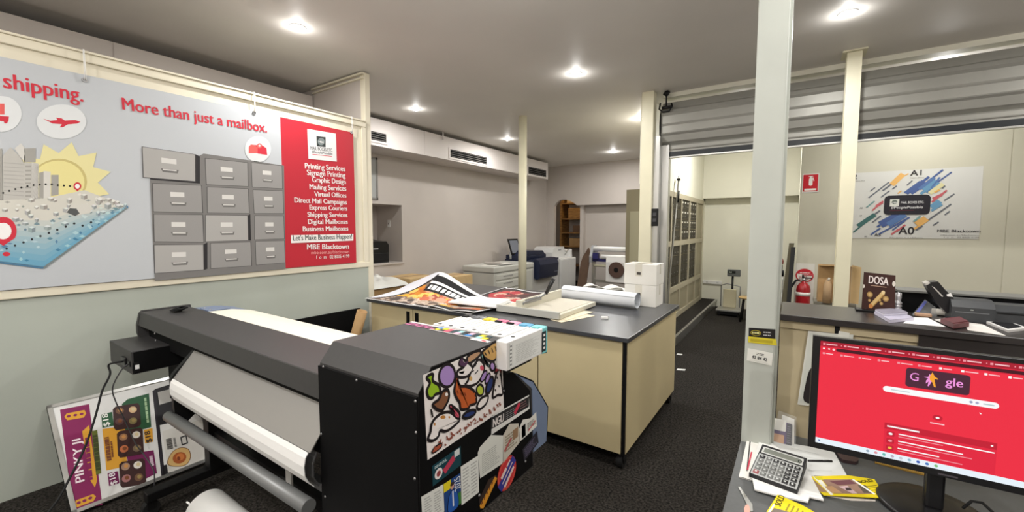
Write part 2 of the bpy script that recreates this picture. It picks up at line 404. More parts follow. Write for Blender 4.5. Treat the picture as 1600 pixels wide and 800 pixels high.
# downlights
def downlight(x, y, label, w=1.0, spots=True):
    t = thing('ceiling_downlight', label, 'ceiling light', (x, y, CZ), 0, 'round recessed ceiling lights')
    m = MB(); m.lathe([(.045, .012), (.048, -.004), (.062, -.006), (.066, 0)], (x, y, CZ-.0005)); spart(m, 'trim_ring', M['white2'], t)
    m = MB(); m.lathe([(.0001, -.028), (.02, -.026), (.038, -.016), (.047, -.004), (.047, .0)], (x, y, CZ-.0005)); spart(m, 'diffuser', M['lampglass'], t)
    l = bpy.data.lights.new('downlight_beam', 'AREA'); l.shape = 'DISK'; l.size = .09; l.energy = LAMP_W*w; l.color = LAMP_C
    o = bpy.data.objects.new('downlight_beam', l); COL.objects.link(o); o.parent = t; o.location = (0, 0, -.034)
    l = bpy.data.lights.new('downlight_spill', 'POINT'); l.energy = LAMP_W*w*SPILL; l.color = LAMP_C; l.shadow_soft_size = .03
    o = bpy.data.objects.new('downlight_spill', l); COL.objects.link(o); o.parent = t; o.location = (0, 0, -.075)
for p, w, lab in (((465, 42), .8, 'bright recessed downlight above the banner, nearest on the left of the ceiling'),
               ((900, 115), 1, 'bright recessed downlight over the island bench'),
               ((1325, 20), 1, 'bright recessed downlight beside the top of the foreground steel post'),
               ((650, 170), .65, 'recessed downlight in front of the bulkhead, nearest the partition end'),
               ((1000, 185), 1.15, 'recessed downlight beside the square column at the roller shutter'),
               ((793, 217), .75, 'small downlight in front of the bulkhead, left of the round white pole'),
               ((958, 237), 1.3, 'farthest small downlight, near the back wall')):
    c = pix(*p, z=CZ); downlight(c.x, c.y, lab, w)
for x, y, w in ((-1.2, 1.75, .8), (.6, 1.5, .7), (-1.0, -.9, 1.45), (1.6, -.6, 1.3), (-2.7, -1.0, 1.1), (2.4, 4.1, 1.1), (-.75, 7.3, 1.35), (1.2, 6.1, .9)):
    l = bpy.data.lights.new('ceiling_lamp', 'AREA'); l.shape = 'DISK'; l.size = .12; l.energy = LAMP_W*w; l.color = LAMP_C
    o = bpy.data.objects.new('ceiling_lamp', l); COL.objects.link(o); o.location = (x, y, CZ-.034)
    l = bpy.data.lights.new('ceiling_fill', 'POINT'); l.energy = LAMP_W*w*.55; l.color = LAMP_C; l.shadow_soft_size = .06  # unseen point light added under each out-of-view lamp to brighten the ceiling
    o = bpy.data.objects.new('ceiling_fill', l); COL.objects.link(o); o.location = (x, y, CZ-(.55 if y < 1.8 else .12))
# ------------------------------------------------------------------ roller shutter
SY = 5.30
t = thing('roller_shutter', 'wide rolled-up grey steel shutter across the ceiling behind the square column', 'roller shutter', (1.0, SY, 2.47))
m = MB(); prof = [(5.48, CZ-.1), (5.36, CZ-.115), (5.325, 3.05), (5.29, 3.03), (5.275, 2.99), (5.29, 2.965), (5.29, 2.875), (5.283, 2.86), (5.29, 2.845), (5.29, 2.765), (5.272, 2.75), (5.29, 2.73), (5.31, 2.66), (5.36, 2.62), (5.48, 2.6)]
m.prism([(-1.40, y, z) for y, z in prof], (4.8, 0, 0)); spart(m, 'curtain_roll', M['shutter'], t)
m = MB(); m.prism([(-1.30, 5.36, 2.63), (-1.30, 5.335, 2.61), (-1.30, 5.335, 2.575), (-1.30, 5.327, 2.565), (-1.30, 5.335, 2.555), (-1.30, 5.335, 2.53), (-1.30, 5.38, 2.53)], (4.7, 0, 0)); spart(m, 'bottom_slat', M['shutter'], t)
m = MB(); m.box(-1.30, 3.4, 5.322, 5.385, 2.48, 2.536); spart(m, 'black_seal', M['darkbar'], t)
m = MB(); m.box(-1.30, 3.4, 5.322, 5.388, 2.465, 2.482); spart(m, 'bottom_rail', M['alu'], t)
m = MB(); m.box(-1.385, -1.30, 5.30, 5.40, 0.15, 2.62, bev=.003).box(-1.36, -1.32, 5.296, 5.30, .15, 2.6); spart(m, 'side_guide', M['alu'], t)
m = MB(); m.prism([(-1.415, y, z) for y, z in [(5.5, 3.1), (5.36, 3.08), (5.28, 3.0), (5.262, 2.85), (5.275, 2.72), (5.33, 2.6), (5.5, 2.58)]], (.014, 0, 0)); spart(m, 'end_plate', M['blk'], t)
m = MB()
m.cyl((-1.39, 5.27, 3.06), (-1.28, 5.27, 3.06), .018, m=M['blk'], seg=12).cyl((-1.34, 5.27, 3.06), (-1.34, 5.27, CZ), .009, m=M['blk'], seg=8).cyl((-1.36, 5.27, 3.2), (-1.32, 5.27, CZ), .03, m=M['blk'], seg=10)
m.tube([(-1.41, 5.27, 3.12), (-1.42, 5.265, 3.05), (-1.38, 5.26, 3.01), (-1.30, 5.26, 3.01), (-1.27, 5.265, 3.06), (-1.28, 5.27, 3.1)], .01)
spart(m, 'winding_bracket', M['blk'], t)
m = MB(); m.box(-1.4, 3.4, 5.36, 5.5, CZ-.05, CZ); struct(m, 'trim_12', M['mailwall'])
c = pix(1022, 340, y=5.15)
m = MB(); m.box(c.x-.04, c.x+.04, 5.165, 5.199, c.z-.1, c.z+.11, M['blk'], bev=.006)
m.box(c.x-.02, c.x+.02, 5.16, 5.166, c.z+.02, c.z+.06, ink(70, 70, 72)).box(c.x-.02, c.x+.02, 5.16, 5.166, c.z-.05, c.z-.01, ink(70, 70, 72))
solo(m, 'shutter_switch', None, 'black two-button switch box on the channel beside the square column', 'switch')

# ------------------------------------------------------------------ mailboxes
t = thing('mailbox_bank', 'tall bank of brown-fronted mailboxes in a pale frame along the back aisle', 'mailboxes', (-1.8, 7.6, .145))
mx0, mx1 = -2.03, -1.57
ys = [5.95, 6.62, 7.28, 7.95, 8.6, 9.2]
fr = mat('mailbox_frame', (172, 164, 142), .5)
m = MB(); m.box(mx0, mx1-.02, 5.95, 9.2, .146, 2.14); spart(m, 'body', mat('mailbox_side', (170, 158, 122), .5), t)
m = MB()
for y in ys: m.box(mx1-.02, mx1+.012, y-.035, y+.035, .15, 2.16)
for z, w in ((2.13, .04), (1.372, .04), (.645, .04), (.19, .04)): m.box(mx1-.02, mx1+.014, 5.92, 9.24, z-w, z+w)
spart(m, 'frame', fr, t)
dk = mat('mailbox_door_brown', (52, 47, 35), .6); lbl = ink(215, 212, 200)
def mdoor(y0, y1, z0, z1, tag):
    d = MB(); d.box(mx1-.02, mx1-.004, y0, y1, z0, z1, dk, bev=.002)
    if tag: d.box(mx1-.004, mx1-.002, (y0+y1)/2-.035, (y0+y1)/2+.035, z1-.05, z1-.025, lbl)
    d.cyl((mx1-.004, (y0+y1)/2, z0+.05), (mx1+.002, (y0+y1)/2, z0+.05), .008, m=M['steel'], seg=8)
    return spart(d, 'mailbox_door', None, t)
for k in range(4):
    y0, y1 = ys[k]+.04, ys[k+1]-.04
    for (za, zb, nr) in ((1.42, 2.085, 4), (.69, 1.328, 4)):
        for i in range(3):
            for j in range(nr):
                a = y0+i*(y1-y0)/3; z = za+j*(zb-za)/nr
                mdoor(a+.004, a+(y1-y0)/3-.004, z+.004, z+(zb-za)/nr-.004, za > 1 and k >= 2)
pan = mat('mailbox_plain_panel', (152, 144, 120), .5)
for k in range(5):
    d = MB(); d.box(mx1-.02, mx1-.006, ys[k]+.036, ys[k+1]-.036, .235, .6); spart(d, 'kick_panel', pan, t)
for za, zb in ((1.42, 2.085), (.69, 1.328)):
    d = MB(); d.box(mx1-.02, mx1-.006, ys[4]+.036, ys[5]-.036, za, zb); spart(d, 'blank_panel', pan, t)
m = MB(); m.box(-2.02, -1.66, 5.90, 5.945, 0, 2.16).box(-1.96, -1.70, 5.893, 5.90, .2, 1.85, mat('pale_olive', (160, 155, 128), .6)); solo(m, 'end_panel', mat('olive_board', (132, 124, 98), .6), 'tall olive-beige board closing the near end of the mailboxes', 'panel')
# leaning pole
a = pix(1060.5, 281, x=-1.52); c = pix(1043, 470, x=-1.43)
m = MB(); a2 = a; d = (a2-c).normalized(); k = (c.z-.147)/d.z; base = c-d*k
m.tube([base, a2], .014, mat('pole_grey', (128, 126, 116), .5), 8).box(-.02, .02, -.035, .035, -.01, .02, M['blk'], X=Matrix.Translation(a2)).tube([a2, a2+Vector((0, .0, .06))], .008, M['blk'])
m.tube([a2+(base-a2)*.08+Vector((.02, 0, 0)), a2+(base-a2)*.16+Vector((.02, 0, 0))], .012, M['blk'])
solo(m, 'opening_pole', None, 'long metal pole with a hooked tip leaning on the mailboxes', 'pole')

# mailroom floor scale
t = thing('platform_scale', 'parcel platform scale with a display on a post by the far cream wall', 'scale', (-.95, 8.65, 0))
sy0, sy1, sx0, sx1 = 8.42, 8.85, -1.16, -.76
m = MB(); m.box(sx0, sx1, sy0, sy1, .09, .125, bev=.006); spart(m, 'platform', M['alu'], t)
m = MB(); m.box(sx0+.02, sx1-.02, sy0+.03, sy1-.03, .03, .09, bev=.005); spart(m, 'base', M['blk'], t)
for xx in (sx0+.05, sx1-.05):
    for yy in (sy0+.06, sy1-.06):
        m = MB(); m.cyl((xx, yy, 0), (xx, yy, .03), .025, m=M['rubber'], seg=10); spart(m, 'foot', M['rubber'], t)
m = MB(); m.cyl((-.94, sy1-.04, .12), (-.94, sy1-.04, .72), .018, m=M['blk'], seg=12).box(-.97, -.91, sy1-.08, sy1, .12, .14, M['blk']); spart(m, 'post', None, t)
m = MB(); m.box(-1.03, -.81, sy1-.09, sy1-.02, .71, .84, mat('scale_grey', (96, 98, 96), .4), bev=.01); h = spart(m, 'display_head', None, t)
m = MB(); m.box(-1.01, -.89, sy1-.094, sy1-.09, .765, .815, ink(24, 28, 26)); p = Pan((-1.0, sy1-.095, .775), (.1, 0, 0), (0, 0, .03))
m.ptext(p, '0.0', .05, .1, .8, ink(230, 240, 220), bold=.03); spart(m, 'display', None, h)
m = MB(); m.tube([(sx0+.03, sy1-.03, .12), (sx0+.03, sy1-.03, .52), (sx0+.12, sy1-.03, .56), (sx1-.05, sy1-.03, .52), (sx1-.05, sy1-.03, .12)], .01); spart(m, 'guard_rail', M['steel'], t)
m = MB(); m.box(sx0+.08, sx1-.1, sy0+.28, sy0+.34, .126, .47, bev=.01); solo(m, 'padded_envelope', mat('clear_bag', (186, 178, 150), .4), 'pale plastic parcel standing on the platform scale', 'parcel')
# stool beside it
t = thing('wooden_stool', 'low stool with pale wooden seat beside the parcel scale, half behind the steel post', 'stool', (-.62, 8.2, 0))
m = MB(); m.lathe([(.0001, .40), (.15, .40), (.16, .415), (.15, .43), (.0001, .43)], (-.62, 8.2, 0)); spart(m, 'seat', mat('stool_wood', (190, 160, 110), .5), t)
for k in range(4):
    a = math.pi/4+k*math.pi/2; m = MB(); m.cyl((-.62+.1*math.cos(a), 8.2+.1*math.sin(a), .40), (-.62+.15*math.cos(a), 8.2+.15*math.sin(a), 0), .016, m=M['blk'], seg=8); spart(m, 'leg', M['blk'], t)
m = MB(); m.box(-1.55, -1.20, 9.405, 9.439, .46, .53, M['white2'], bev=.005).box(-1.50, -1.46, 9.402, 9.405, .48, .51, ink(200, 200, 196)).box(-1.30, -1.26, 9.402, 9.405, .48, .51, ink(200, 200, 196))
solo(m, 'power_outlet', None, 'white power outlet strip low on the far cream wall', 'power outlet')

# ------------------------------------------------------------------ far wall posters, extinguisher
YW = 6.998
def wpan(tl, br, y): 
    a = pix(*tl, y=y); c = pix(*br, y=y); return Pan((a.x, y, c.z), (c.x-a.x, 0, 0), (0, 0, a.z-c.z), (0, -1, 0))
p = wpan((1324, 271), (1529, 375), YW-.004)
t = thing('size_chart_poster', 'large white paper-size poster with diagonal coloured dashes on the panelled wall', 'poster', p.o)
m = MB()
R = random.Random(3); amp = [[R.uniform(0, .006) for _ in range(13)] for _ in range(9)]
def sheet(u, v):
    return p.P(u+(.004*math.sin(v*5) if u in (0, 1) else 0), v+(.012*math.sin(u*2.2) if v < .02 else 0), -.002)
m.grid(sheet, 12, 8, ink(206, 206, 200))
K = (1320, 250, .16875)
def q(x, y):
    w = pix(K[0]+x*K[2], K[1]+y*K[2], y=YW-.004); d = w-p.o; return (d.x/p.w, d.z/p.h)
blue, blue2, lblue, grey, org, yel, red_, grn, teal = ink(76, 96, 146), ink(88, 118, 165), ink(104, 150, 182), ink(104, 108, 116), ink(220, 172, 100), ink(214, 208, 160), ink(192, 96, 102), ink(66, 108, 104), ink(116, 154, 152)
bars = [(220, 350, 410, 205, 8, grey), (235, 290, 280, 255, 7, grey), (335, 345, 415, 285, 8, grey), (435, 230, 540, 130, 30, org), (440, 215, 590, 125, 7, org), (350, 285, 430, 225, 10, grey), (440, 270, 480, 240, 8, grey), (575, 235, 625, 190, 7, grey), (490, 310, 525, 285, 8, org),
 (555, 305, 700, 200, 14, blue), (575, 315, 780, 155, 14, blue), (600, 300, 740, 205, 40, blue), (620, 315, 910, 90, 10, blue), (690, 270, 830, 165, 18, blue2), (740, 290, 860, 200, 40, lblue), (770, 300, 880, 160, 10, blue2), (860, 205, 990, 112, 8, blue), (700, 315, 790, 255, 16, lblue),
 (785, 310, 910, 220, 24, yel), (830, 300, 880, 275, 10, org), (900, 262, 928, 238, 8, grey), (805, 390, 945, 280, 10, red_), (815, 360, 900, 320, 16, red_), (920, 375, 1015, 313, 7, grey), (800, 440, 880, 380, 30, lblue), (800, 470, 900, 410, 14, lblue), (770, 558, 985, 408, 8, grey), (925, 508, 972, 474, 7, grey), (815, 606, 868, 573, 7, grey),
 (200, 440, 275, 380, 8, teal), (255, 468, 355, 380, 9, red_), (290, 430, 350, 390, 16, red_), (170, 580, 325, 468, 10, grey), (120, 612, 280, 505, 26, grn), (78, 670, 250, 530, 9, grn), (255, 578, 335, 516, 8, grey),
 (300, 620, 400, 550, 12, blue), (240, 692, 330, 630, 10, blue), (330, 600, 520, 500, 46, blue), (400, 600, 560, 505, 34, blue2), (310, 690, 600, 530, 10, blue), (430, 690, 500, 640, 10, red_), (440, 650, 560, 560, 8, blue), (635, 570, 700, 520, 10, teal), (665, 600, 755, 540, 38, org), (640, 640, 700, 600, 12, org), (660, 650, 720, 610, 7, grey), (480, 660, 560, 600, 10, red_)]
for i, (x0, y0, x1, y1, w, cc) in enumerate(bars):
    m.line(p, q(x0, y0), q(x1, y1), w*K[2]*.0114, cc, .0005+i*.00005)
a = q(358, 508); c = q(798, 318); m.rrect(p, a[0], a[1], c[0], c[1], .045, ink(40, 38, 44), .004)
a = q(415, 430); c = q(505, 362); m.rect(p, a[0], a[1], c[0], c[1], ink(214, 216, 206), .0045); m.ell(p, (a[0]+c[0])/2, (a[1]+c[1])/2+.01, .022, .03, ink(110, 120, 110), .005)
a = q(428, 400); m.ptext(p, 'MBE', a[0]+.012, a[1]-.005, .022, ink(235, 235, 235), l=.0055)
a = q(518, 404); m.ptext(p, 'MAIL BOXES ETC.', a[0], a[1], .032, ink(225, 225, 225), wu=.17, l=.005)
a = q(428, 452); m.ptext(p, '#PeoplePossible', a[0], a[1], .036, ink(225, 225, 225), wu=.235, l=.005)
a = q(415, 470); c = q(640, 463); m.rect(p, a[0], a[1], c[0], c[1], ink(120, 40, 56), .005)
dk_ = ink(42, 40, 42); gy = ink(120, 118, 112)
for s, x, y, h, w in (('A0', 495, 686, .105, .115), ('A1', 605, 145, .075, .082), ('A3', 272, 706, .045, .05), ('2', 78, 178, .07, None), ('A6', 140, 450, .02, None), ('A7', 135, 522, .018, None), ('A5', 180, 714, .02, None)):
    a = q(x, y); m.ptext(p, s, a[0], a[1], h, dk_, wu=w, l=.003)
for s, x, y, w in (('841mm x 1189mm', 415, 722, .245), ('594mm x 841mm', 605, 172, .1), ('420mm x 594mm', 95, 200, .08)):
    a = q(x, y); m.ptext(p, s, a[0], a[1], .016, gy, wu=w, l=.003, bold=0)
a = q(855, 668); m.ptext(p, 'MBE Blacktown', a[0], a[1], .036, dk_, wu=.29, l=.003)
a = q(885, 700); m.ptext(p, 'mbe.com.au/blacktown', a[0], a[1], .018, gy, wu=.26, l=.003, bold=0)
a = q(915, 722); m.ptext(p, 'f  o  m   02 8005 4199', a[0], a[1], .018, gy, wu=.235, l=.003, bold=0)
spart(m, 'printed_sheet', None, t)

# fire extinguisher location sign
p = wpan((1254, 272), (1279, 300), YW-.003)
m = MB(); m.rect(p, 0, 0, 1, 1, ink(226, 224, 218), 0); m.rect(p, .06, .05, .94, .95, ink(196, 36, 46), .001)
w_ = ink(240, 238, 232); m.rrect(p, .4, .35, .62, .78, .02, w_, .002); m.rect(p, .45, .76, .57, .84, w_, .002); m.rect(p, .38, .83, .64, .87, w_, .002); m.rect(p, .15, .1, .85, .2, w_, .002); m.line(p, (.62, .8), (.7, .6), .01, w_, .002)

o = m.build('extinguisher_sign'); o['label'] = 'small red square sign with a white extinguisher symbol high on the panelled wall'; o['category'] = 'sign'
p = wpan((1243, 411), (1270, 476), YW-.003)
m = MB(); m.rect(p, 0, 0, 1, 1, ink(214, 212, 202), 0); pw = p
m.ell(p, .5, .70, .47, .17, ink(186, 30, 44), .001, 28); m.ell(p, .5, .70, .40, .145, ink(220, 216, 208), .0015, 28); m.ell(p, .5, .70, .40, .145, ink(186, 30, 44), .002, 14, 0.1, math.pi-.1)
m.lines(p, .25, .8, .715, .79, 2, w_, .003, .4, 2); m.lines(p, .22, .78, .60, .69, 3, ink(150, 60, 64), .003)
o = m.build('extinguisher_board'); o['label'] = 'white board with a red and white oval notice behind the fire extinguisher'; o['category'] = 'sign'
ex = pix(1255, 455, y=6.9)
t = thing('fire_extinguisher', 'red fire extinguisher with a black hose on the panelled wall behind the counter', 'fire extinguisher', (ex.x, 6.9, .42))
m = MB(); m.lathe([(.0001, .42), (.075, .42), (.082, .44), (.082, .78), (.075, .83), (.05, .865), (.025, .88), (.025, .9), (.0001, .9)], (ex.x, 6.9, 0)); spart(m, 'cylinder', M['red'], t)
m = MB(); m.lathe([(.0825, .70), (.0832, .70), (.0832, .75), (.0825, .75)], (ex.x, 6.9, 0)); spart(m, 'white_band', ink(226, 220, 212), t)
m = MB(); m.cyl((ex.x, 6.9, .895), (ex.x, 6.9, .935), .022, m=M['steel'], seg=12).box(ex.x-.02, ex.x+.09, 6.89, 6.91, .935, .95, M['blk']).box(ex.x-.02, ex.x+.10, 6.89, 6.91, .975, .99, M['red'], bev=.003).cyl((ex.x-.01, 6.9, .93), (ex.x-.01, 6.9, .99), .012, m=M['blk'], seg=8).cyl((ex.x-.03, 6.86, .92), (ex.x-.03, 6.875, .92), .018, m=M['alu'], seg=12); spart(m, 'valve', None, t)
m = MB(); m.tube([(ex.x-.02, 6.9, .92), (ex.x-.09, 6.89, .90), (ex.x-.14, 6.88, .80), (ex.x-.15, 6.88, .62), (ex.x-.12, 6.885, .48)], .014); spart(m, 'hose', M['rubber'], t)
m = MB(); m.box(ex.x-.03, ex.x+.03, 6.96, 6.992, .75, .9); m.box(ex.x-.085, ex.x+.085, 6.975, 6.992, .6, .63); spart(m, 'wall_bracket', M['steel'], t)

# boards and tools leaning at the wall corner
def lean(name, label, tl, bl, wid, col, th=.02, y=6.75):
    a = pix(*tl, y=y+.2); c = pix(*bl, y=y); d = (a-c); 
    m = MB(); k = c.z/(-d.z); base = c+d*k
    base.y = y-.03
    m.prism([base, base+Vector((wid, 0, 0)), a+Vector((wid, 0, 0)), a], (0, th, 0)); return solo(m, name, col, label, 'board', 'boards leaning at the wall corner')
lean('leaning_board', 'dark olive board leaning at the wall corner, tallest of the leaning boards', (1233, 380), (1221, 470), .06, mat('olive_dark', (84, 78, 56), .6))
lean('leaning_board', 'black board leaning in front of the wall corner, nearest the extinguisher', (1236, 386), (1229, 470), .05, M['blk'], y=6.6)
m = MB(); a = pix(1219, 410, y=6.8); m.tube([(a.x-.02, 6.8, 0), (a.x+.0, 6.86, a.z)], .012, M['steel'], 8).lathe([(.0001, -.04), (.035, -.03), (.04, .02), (.02, .06), (.0001, .07)], (a.x, 6.86, a.z), m=mat('brush_red', (130, 60, 48), .7)).lathe([(.0001, -.14), (.03, -.12), (.03, -.04), (.0001, -.03)], (a.x, 6.86, a.z), m=M['blk'])
solo(m, 'long_brush', None, 'thin pole with a reddish-brown head beside the leaning boards', 'brush')
m = MB(); m.tube([(a.x+.03, 6.82, 0), (a.x+.035, 6.9, .95)], .01, M['alu'], 8).tube([(a.x+.035, 6.9, .95), (a.x+.035, 6.905, 1.03)], .014, M['blk'], 8); solo(m, 'metal_rod', None, 'thin shiny rod standing between the brush and the leaning boards', 'rod')

# back table behind the counter with a carton
t = thing('back_table', 'small grey table behind the counter holding the open carton', 'table', (.38, 5.77, 0))
m = MB(); m.box(.20, .56, 5.59, 5.95, .79, .82, bev=.004); spart(m, 'table_top', mat('dull_top', (120, 116, 104), .6), t)
for x in (.23, .53):
    for y in (5.62, 5.92): m = MB(); m.box(x-.02, x+.02, y-.02, y+.02, 0, .79); spart(m, 'leg', M['alu'], t)
a = pix(1280, 412, y=5.6); c = pix(1337, 476, y=5.6)
t = thing('open_carton', 'open brown carton with raised flaps standing behind the cream post', 'carton', (a.x+.1, 5.7, .82))
m = MB(); x0, x1 = a.x, c.x; zt = a.z-.02
m.box(x0, x1-.05, 5.6, 5.606, .822, zt).box(x0, x1-.05, 5.83, 5.836, .822, zt).box(x0, x0+.006, 5.606, 5.83, .822, zt).box(x1-.056, x1-.05, 5.606, 5.83, .822, zt).box(x0, x1-.05, 5.6, 5.836, .82, .826); spart(m, 'body', M['kraft'], t)
m = MB(); m.prism([(x1-.048, 5.6, .832), (x1+.02, 5.59, .826), (x1+.028, 5.58, zt-.0), (x1-.048, 5.6, zt+.02)], (0, .004, 0)); spart(m, 'side_flap', M['kraft2'], t)
m = MB(); m.prism([(x0, 5.6, zt), (x1-.05, 5.6, zt), (x1-.05, 5.5, zt+.01), (x0, 5.5, zt+.01)], (0, .002, .004)); spart(m, 'top_flap', M['kraft2'], t)
a = pix(1294, 441, y=5.52); m = MB(); m.lathe([(.0001, 0), (.04, 0), (.035, .2), (.02, .24), (.012, .26)], (a.x, 5.56, .82), m=mat('sack_tan', (190, 160, 124), .8)).tube([(a.x, 5.55, 1.06), (a.x+.01, 5.54, 1.09)], .01, ink(220, 214, 200))
solo(m, 'paper_bag', None, 'twisted tan paper bag standing at the foot of the open carton', 'bag')
# ------------------------------------------------------------------ long banner on the partition
BXP = PX+.030
def bp(x, y, l=0): return pix(x, y, x=BXP+l*.3)
t = thing('shop_banner', 'long grey and red vinyl banner about mailboxes tied along the partition wall', 'banner', (BXP, 1.2, 1.25))
NB = Vector((1, 0, 0)); BR_, BU = Vector((0, 1, 0)), Vector((0, 0, 1))
tl, tr, br = bp(0, 92), bp(552, 205), bp(557, 410)
zT, zB, y1 = (tl.z+tr.z)/2, 1.252, (tr.y+br.y)/2
y0 = -.5
bgc = ink(190, 194, 198, .42)
def vinyl(y, z, l=0): return Vector((BXP-.0015+.0008*math.sin(y*7+z*2), y, z))
ySp = bp(442, 300).y
m = MB(); m.grid(lambda u, v: vinyl(y0+(ySp-y0)*u, zB+(zT-zB)*v, -.003), 30, 10, bgc)
m.grid(lambda u, v: vinyl(ySp+(y1-ySp)*u, zB+(zT-zB)*v-.012*u*(1-v)*0, -.003), 8, 10, ink(188, 42, 56, .42))
m.prism([Vector((BXP-.014, y0, zB)), Vector((BXP-.014, y1, zB)), Vector((BXP-.014, y1, zT)), Vector((BXP-.014, y0, zT))], (.001, 0, 0), bgc)
RED = ink(204, 50, 66); RED2 = ink(222, 96, 92); PALE = ink(218, 221, 222)
def btext(s, a, b_, h, col, l=.004, bold=.014):
    A, B_ = bp(*a, l), bp(*b_, l); d = B_-A; m.text(s, A, d.normalized(), Vector((0, -d.z, d.y)).normalized(), h, col, d.length, 'L', bold)
btext('shipping.', (6, 137), (130, 159), .085, RED, bold=.022)
btext('More than just a mailbox.', (192, 171), (417, 207), .078, RED, bold=.022)
def bell(cx, cy, rx, ry, col, l, seg=28): m.poly([bp(cx+rx*math.cos(2*math.pi*k/seg), cy+ry*math.sin(2*math.pi*k/seg), l) for k in range(seg)], col)
def bpoly(pts, col, l=.004): m.poly([bp(x, y, l) for x, y in pts], col)
P_ = lambda o, s, pts: [(o[0]+s*x, o[1]+s*y) for x, y in pts]
B8 = lambda pts: P_((0, 100), .4125, pts)
bell(96, 190, 39, 27, PALE, .004); bell(2, 178, 32, 28, PALE, .004)
bpoly(B8([(163, 207), (190, 215), (218, 212), (212, 203), (232, 205), (246, 214), (285, 212), (305, 219), (292, 226), (256, 229), (238, 240), (226, 240), (234, 228), (200, 226)]), RED, .005)
bpoly([(-12, 162), (7, 162), (7, 179), (-12, 179)], RED2, .005); bpoly([(-12, 180), (14, 182), (13, 190), (-12, 188)], RED, .006)
for k in range(2): bell(-5+14*k, 190, 3, 3, RED, .007, 10)
# sun, towers and model city
sun = []
for k in range(36):
    a = math.pi*2*k/36; r_ = 52 if k % 3 == 0 else 47 if k % 3 == 1 else 64
    sun.append((97+r_*1.12*math.cos(a), 280+r_*.88*math.sin(a)))
sun = [(97+(78 if k % 2 else 56)*math.cos(math.pi*2*k/22+.05), 283+(62 if k % 2 else 44)*math.sin(math.pi*2*k/22+.05)) for k in range(22)]
bpoly(sun, ink(224, 216, 160), .004); bell(92, 284, 44, 36, ink(196, 182, 120), .0045); bell(91, 285, 41, 34, ink(226, 216, 150), .005)
g1, g2, g3 = ink(186, 184, 178), ink(160, 158, 152), ink(208, 206, 200)
for pts, cc in (([(10, 360), (12, 345), (40, 315), (75, 350), (92, 380), (95, 515), (12, 515)], g1), ([(55, 320), (80, 300), (95, 320), (95, 372), (75, 350)], g3), ([(92, 320), (135, 318), (135, 372), (92, 372)], g2), ([(92, 372), (146, 378), (146, 512), (95, 515)], g1), ([(120, 372), (146, 378), (146, 512), (126, 513)], g3), ([(148, 412), (165, 408), (165, 510), (148, 512)], g2), ([(165, 405), (192, 408), (192, 505), (165, 508)], g3), ([(194, 420), (222, 420), (222, 495), (194, 500)], g2), ([(-60, 330), (8, 320), (10, 515), (-60, 515)], g2)):
    bpoly(B8(pts), cc, .006)
for j in range(9): bpoly(B8([(14, 372+15*j), (92, 378+15*j), (92, 381+15*j), (14, 376+15*j)]), ink(172, 170, 165), .0063)
for j in range(8): bpoly(B8([(96, 385+16*j), (118, 385+16*j), (118, 391+16*j), (96, 391+16*j)]), g2, .0063)
# ground in bands from pale grey to blue
top = B8([(-60, 520), (82, 512), (190, 505), (320, 478), (400, 508), (482, 540)]); bot_ = B8([(-60, 740), (0, 747), (165, 768), (260, 700), (370, 620), (482, 541)])
def lerp(a, b, t): return tuple(x+(y-x)*t for x, y in zip(a, b))
nb = 12
for i in range(nb):
    f0, f1 = i/nb, (i+1)/nb
    cc = lerp((206, 204, 194), (96, 158, 190), max(0, (f0-.25)/.75)); cc = ink(*[int(v) for v in cc])
    for j in range(5):
        bpoly([lerp(top[j], bot_[j], f0), lerp(top[j+1], bot_[j+1], f0), lerp(top[j+1], bot_[j+1], f1), lerp(top[j], bot_[j], f1)], cc, .006)
R = random.Random(5)
for i in range(90):
    u, v = R.random(), R.random()**.8; j = min(4, int(u*5)); fu = u*5-j
    a = lerp(lerp(top[j], top[j+1], fu), lerp(bot_[j], bot_[j+1], fu), v*.92+.03); w = R.uniform(2, 6); h = R.uniform(1.5, 4)
    d = lerp((160, 158, 150), (70, 128, 165), v) if R.random() < .5 else lerp((226, 224, 216), (160, 200, 215), v); d = ink(*[int(x/8)*8 for x in d])
    bpoly([(a[0]-w, a[1]), (a[0], a[1]+h*.8), (a[0]+w, a[1]), (a[0], a[1]-h*.8)], d, .0065+.00001*i)
RC = random.Random(17)
for i in range(46):
    u, v = RC.random(), RC.uniform(.04, .62); j = min(4, int(u*5)); fu = u*5-j
    a = lerp(lerp(top[j], top[j+1], fu), lerp(bot_[j], bot_[j+1], fu), v); w, h, k_ = RC.uniform(2.5, 6), RC.uniform(2, 7), RC.uniform(1.2, 2.4); l_ = .0072+.00002*i
    c1, c2, c3 = [ink(*[int(q_/6)*6 for q_ in lerp(cc, bb, max(0, v-.2))]) for cc, bb in (((226, 224, 218), (170, 206, 222)), ((176, 174, 168), (110, 158, 186)), ((150, 148, 142), (84, 134, 166)))]
    bpoly([(a[0]-w, a[1]-h), (a[0], a[1]-h+k_), (a[0]+w, a[1]-h), (a[0], a[1]-h-k_)], c1, l_); bpoly([(a[0]-w, a[1]-h), (a[0], a[1]-h+k_), (a[0], a[1]+k_), (a[0]-w, a[1])], c2, l_); bpoly([(a[0]+w, a[1]-h), (a[0], a[1]-h+k_), (a[0], a[1]+k_), (a[0]+w, a[1])], c3, l_)
bpoly(B8([(-60, 741), (0, 748), (165, 769), (163, 776), (0, 755), (-60, 748)]), ink(76, 120, 150), .007); bpoly(B8([(165, 769), (482, 541), (484, 546), (168, 776)]), ink(120, 130, 130), .007)
bpoly(B8([(250, 560), (270, 535), (330, 530), (352, 545), (340, 565), (300, 572), (285, 575)]), ink(206, 204, 196), .0085); bpoly(B8([(252, 562), (265, 546), (290, 548), (302, 566), (285, 576)]), ink(84, 86, 86), .009)
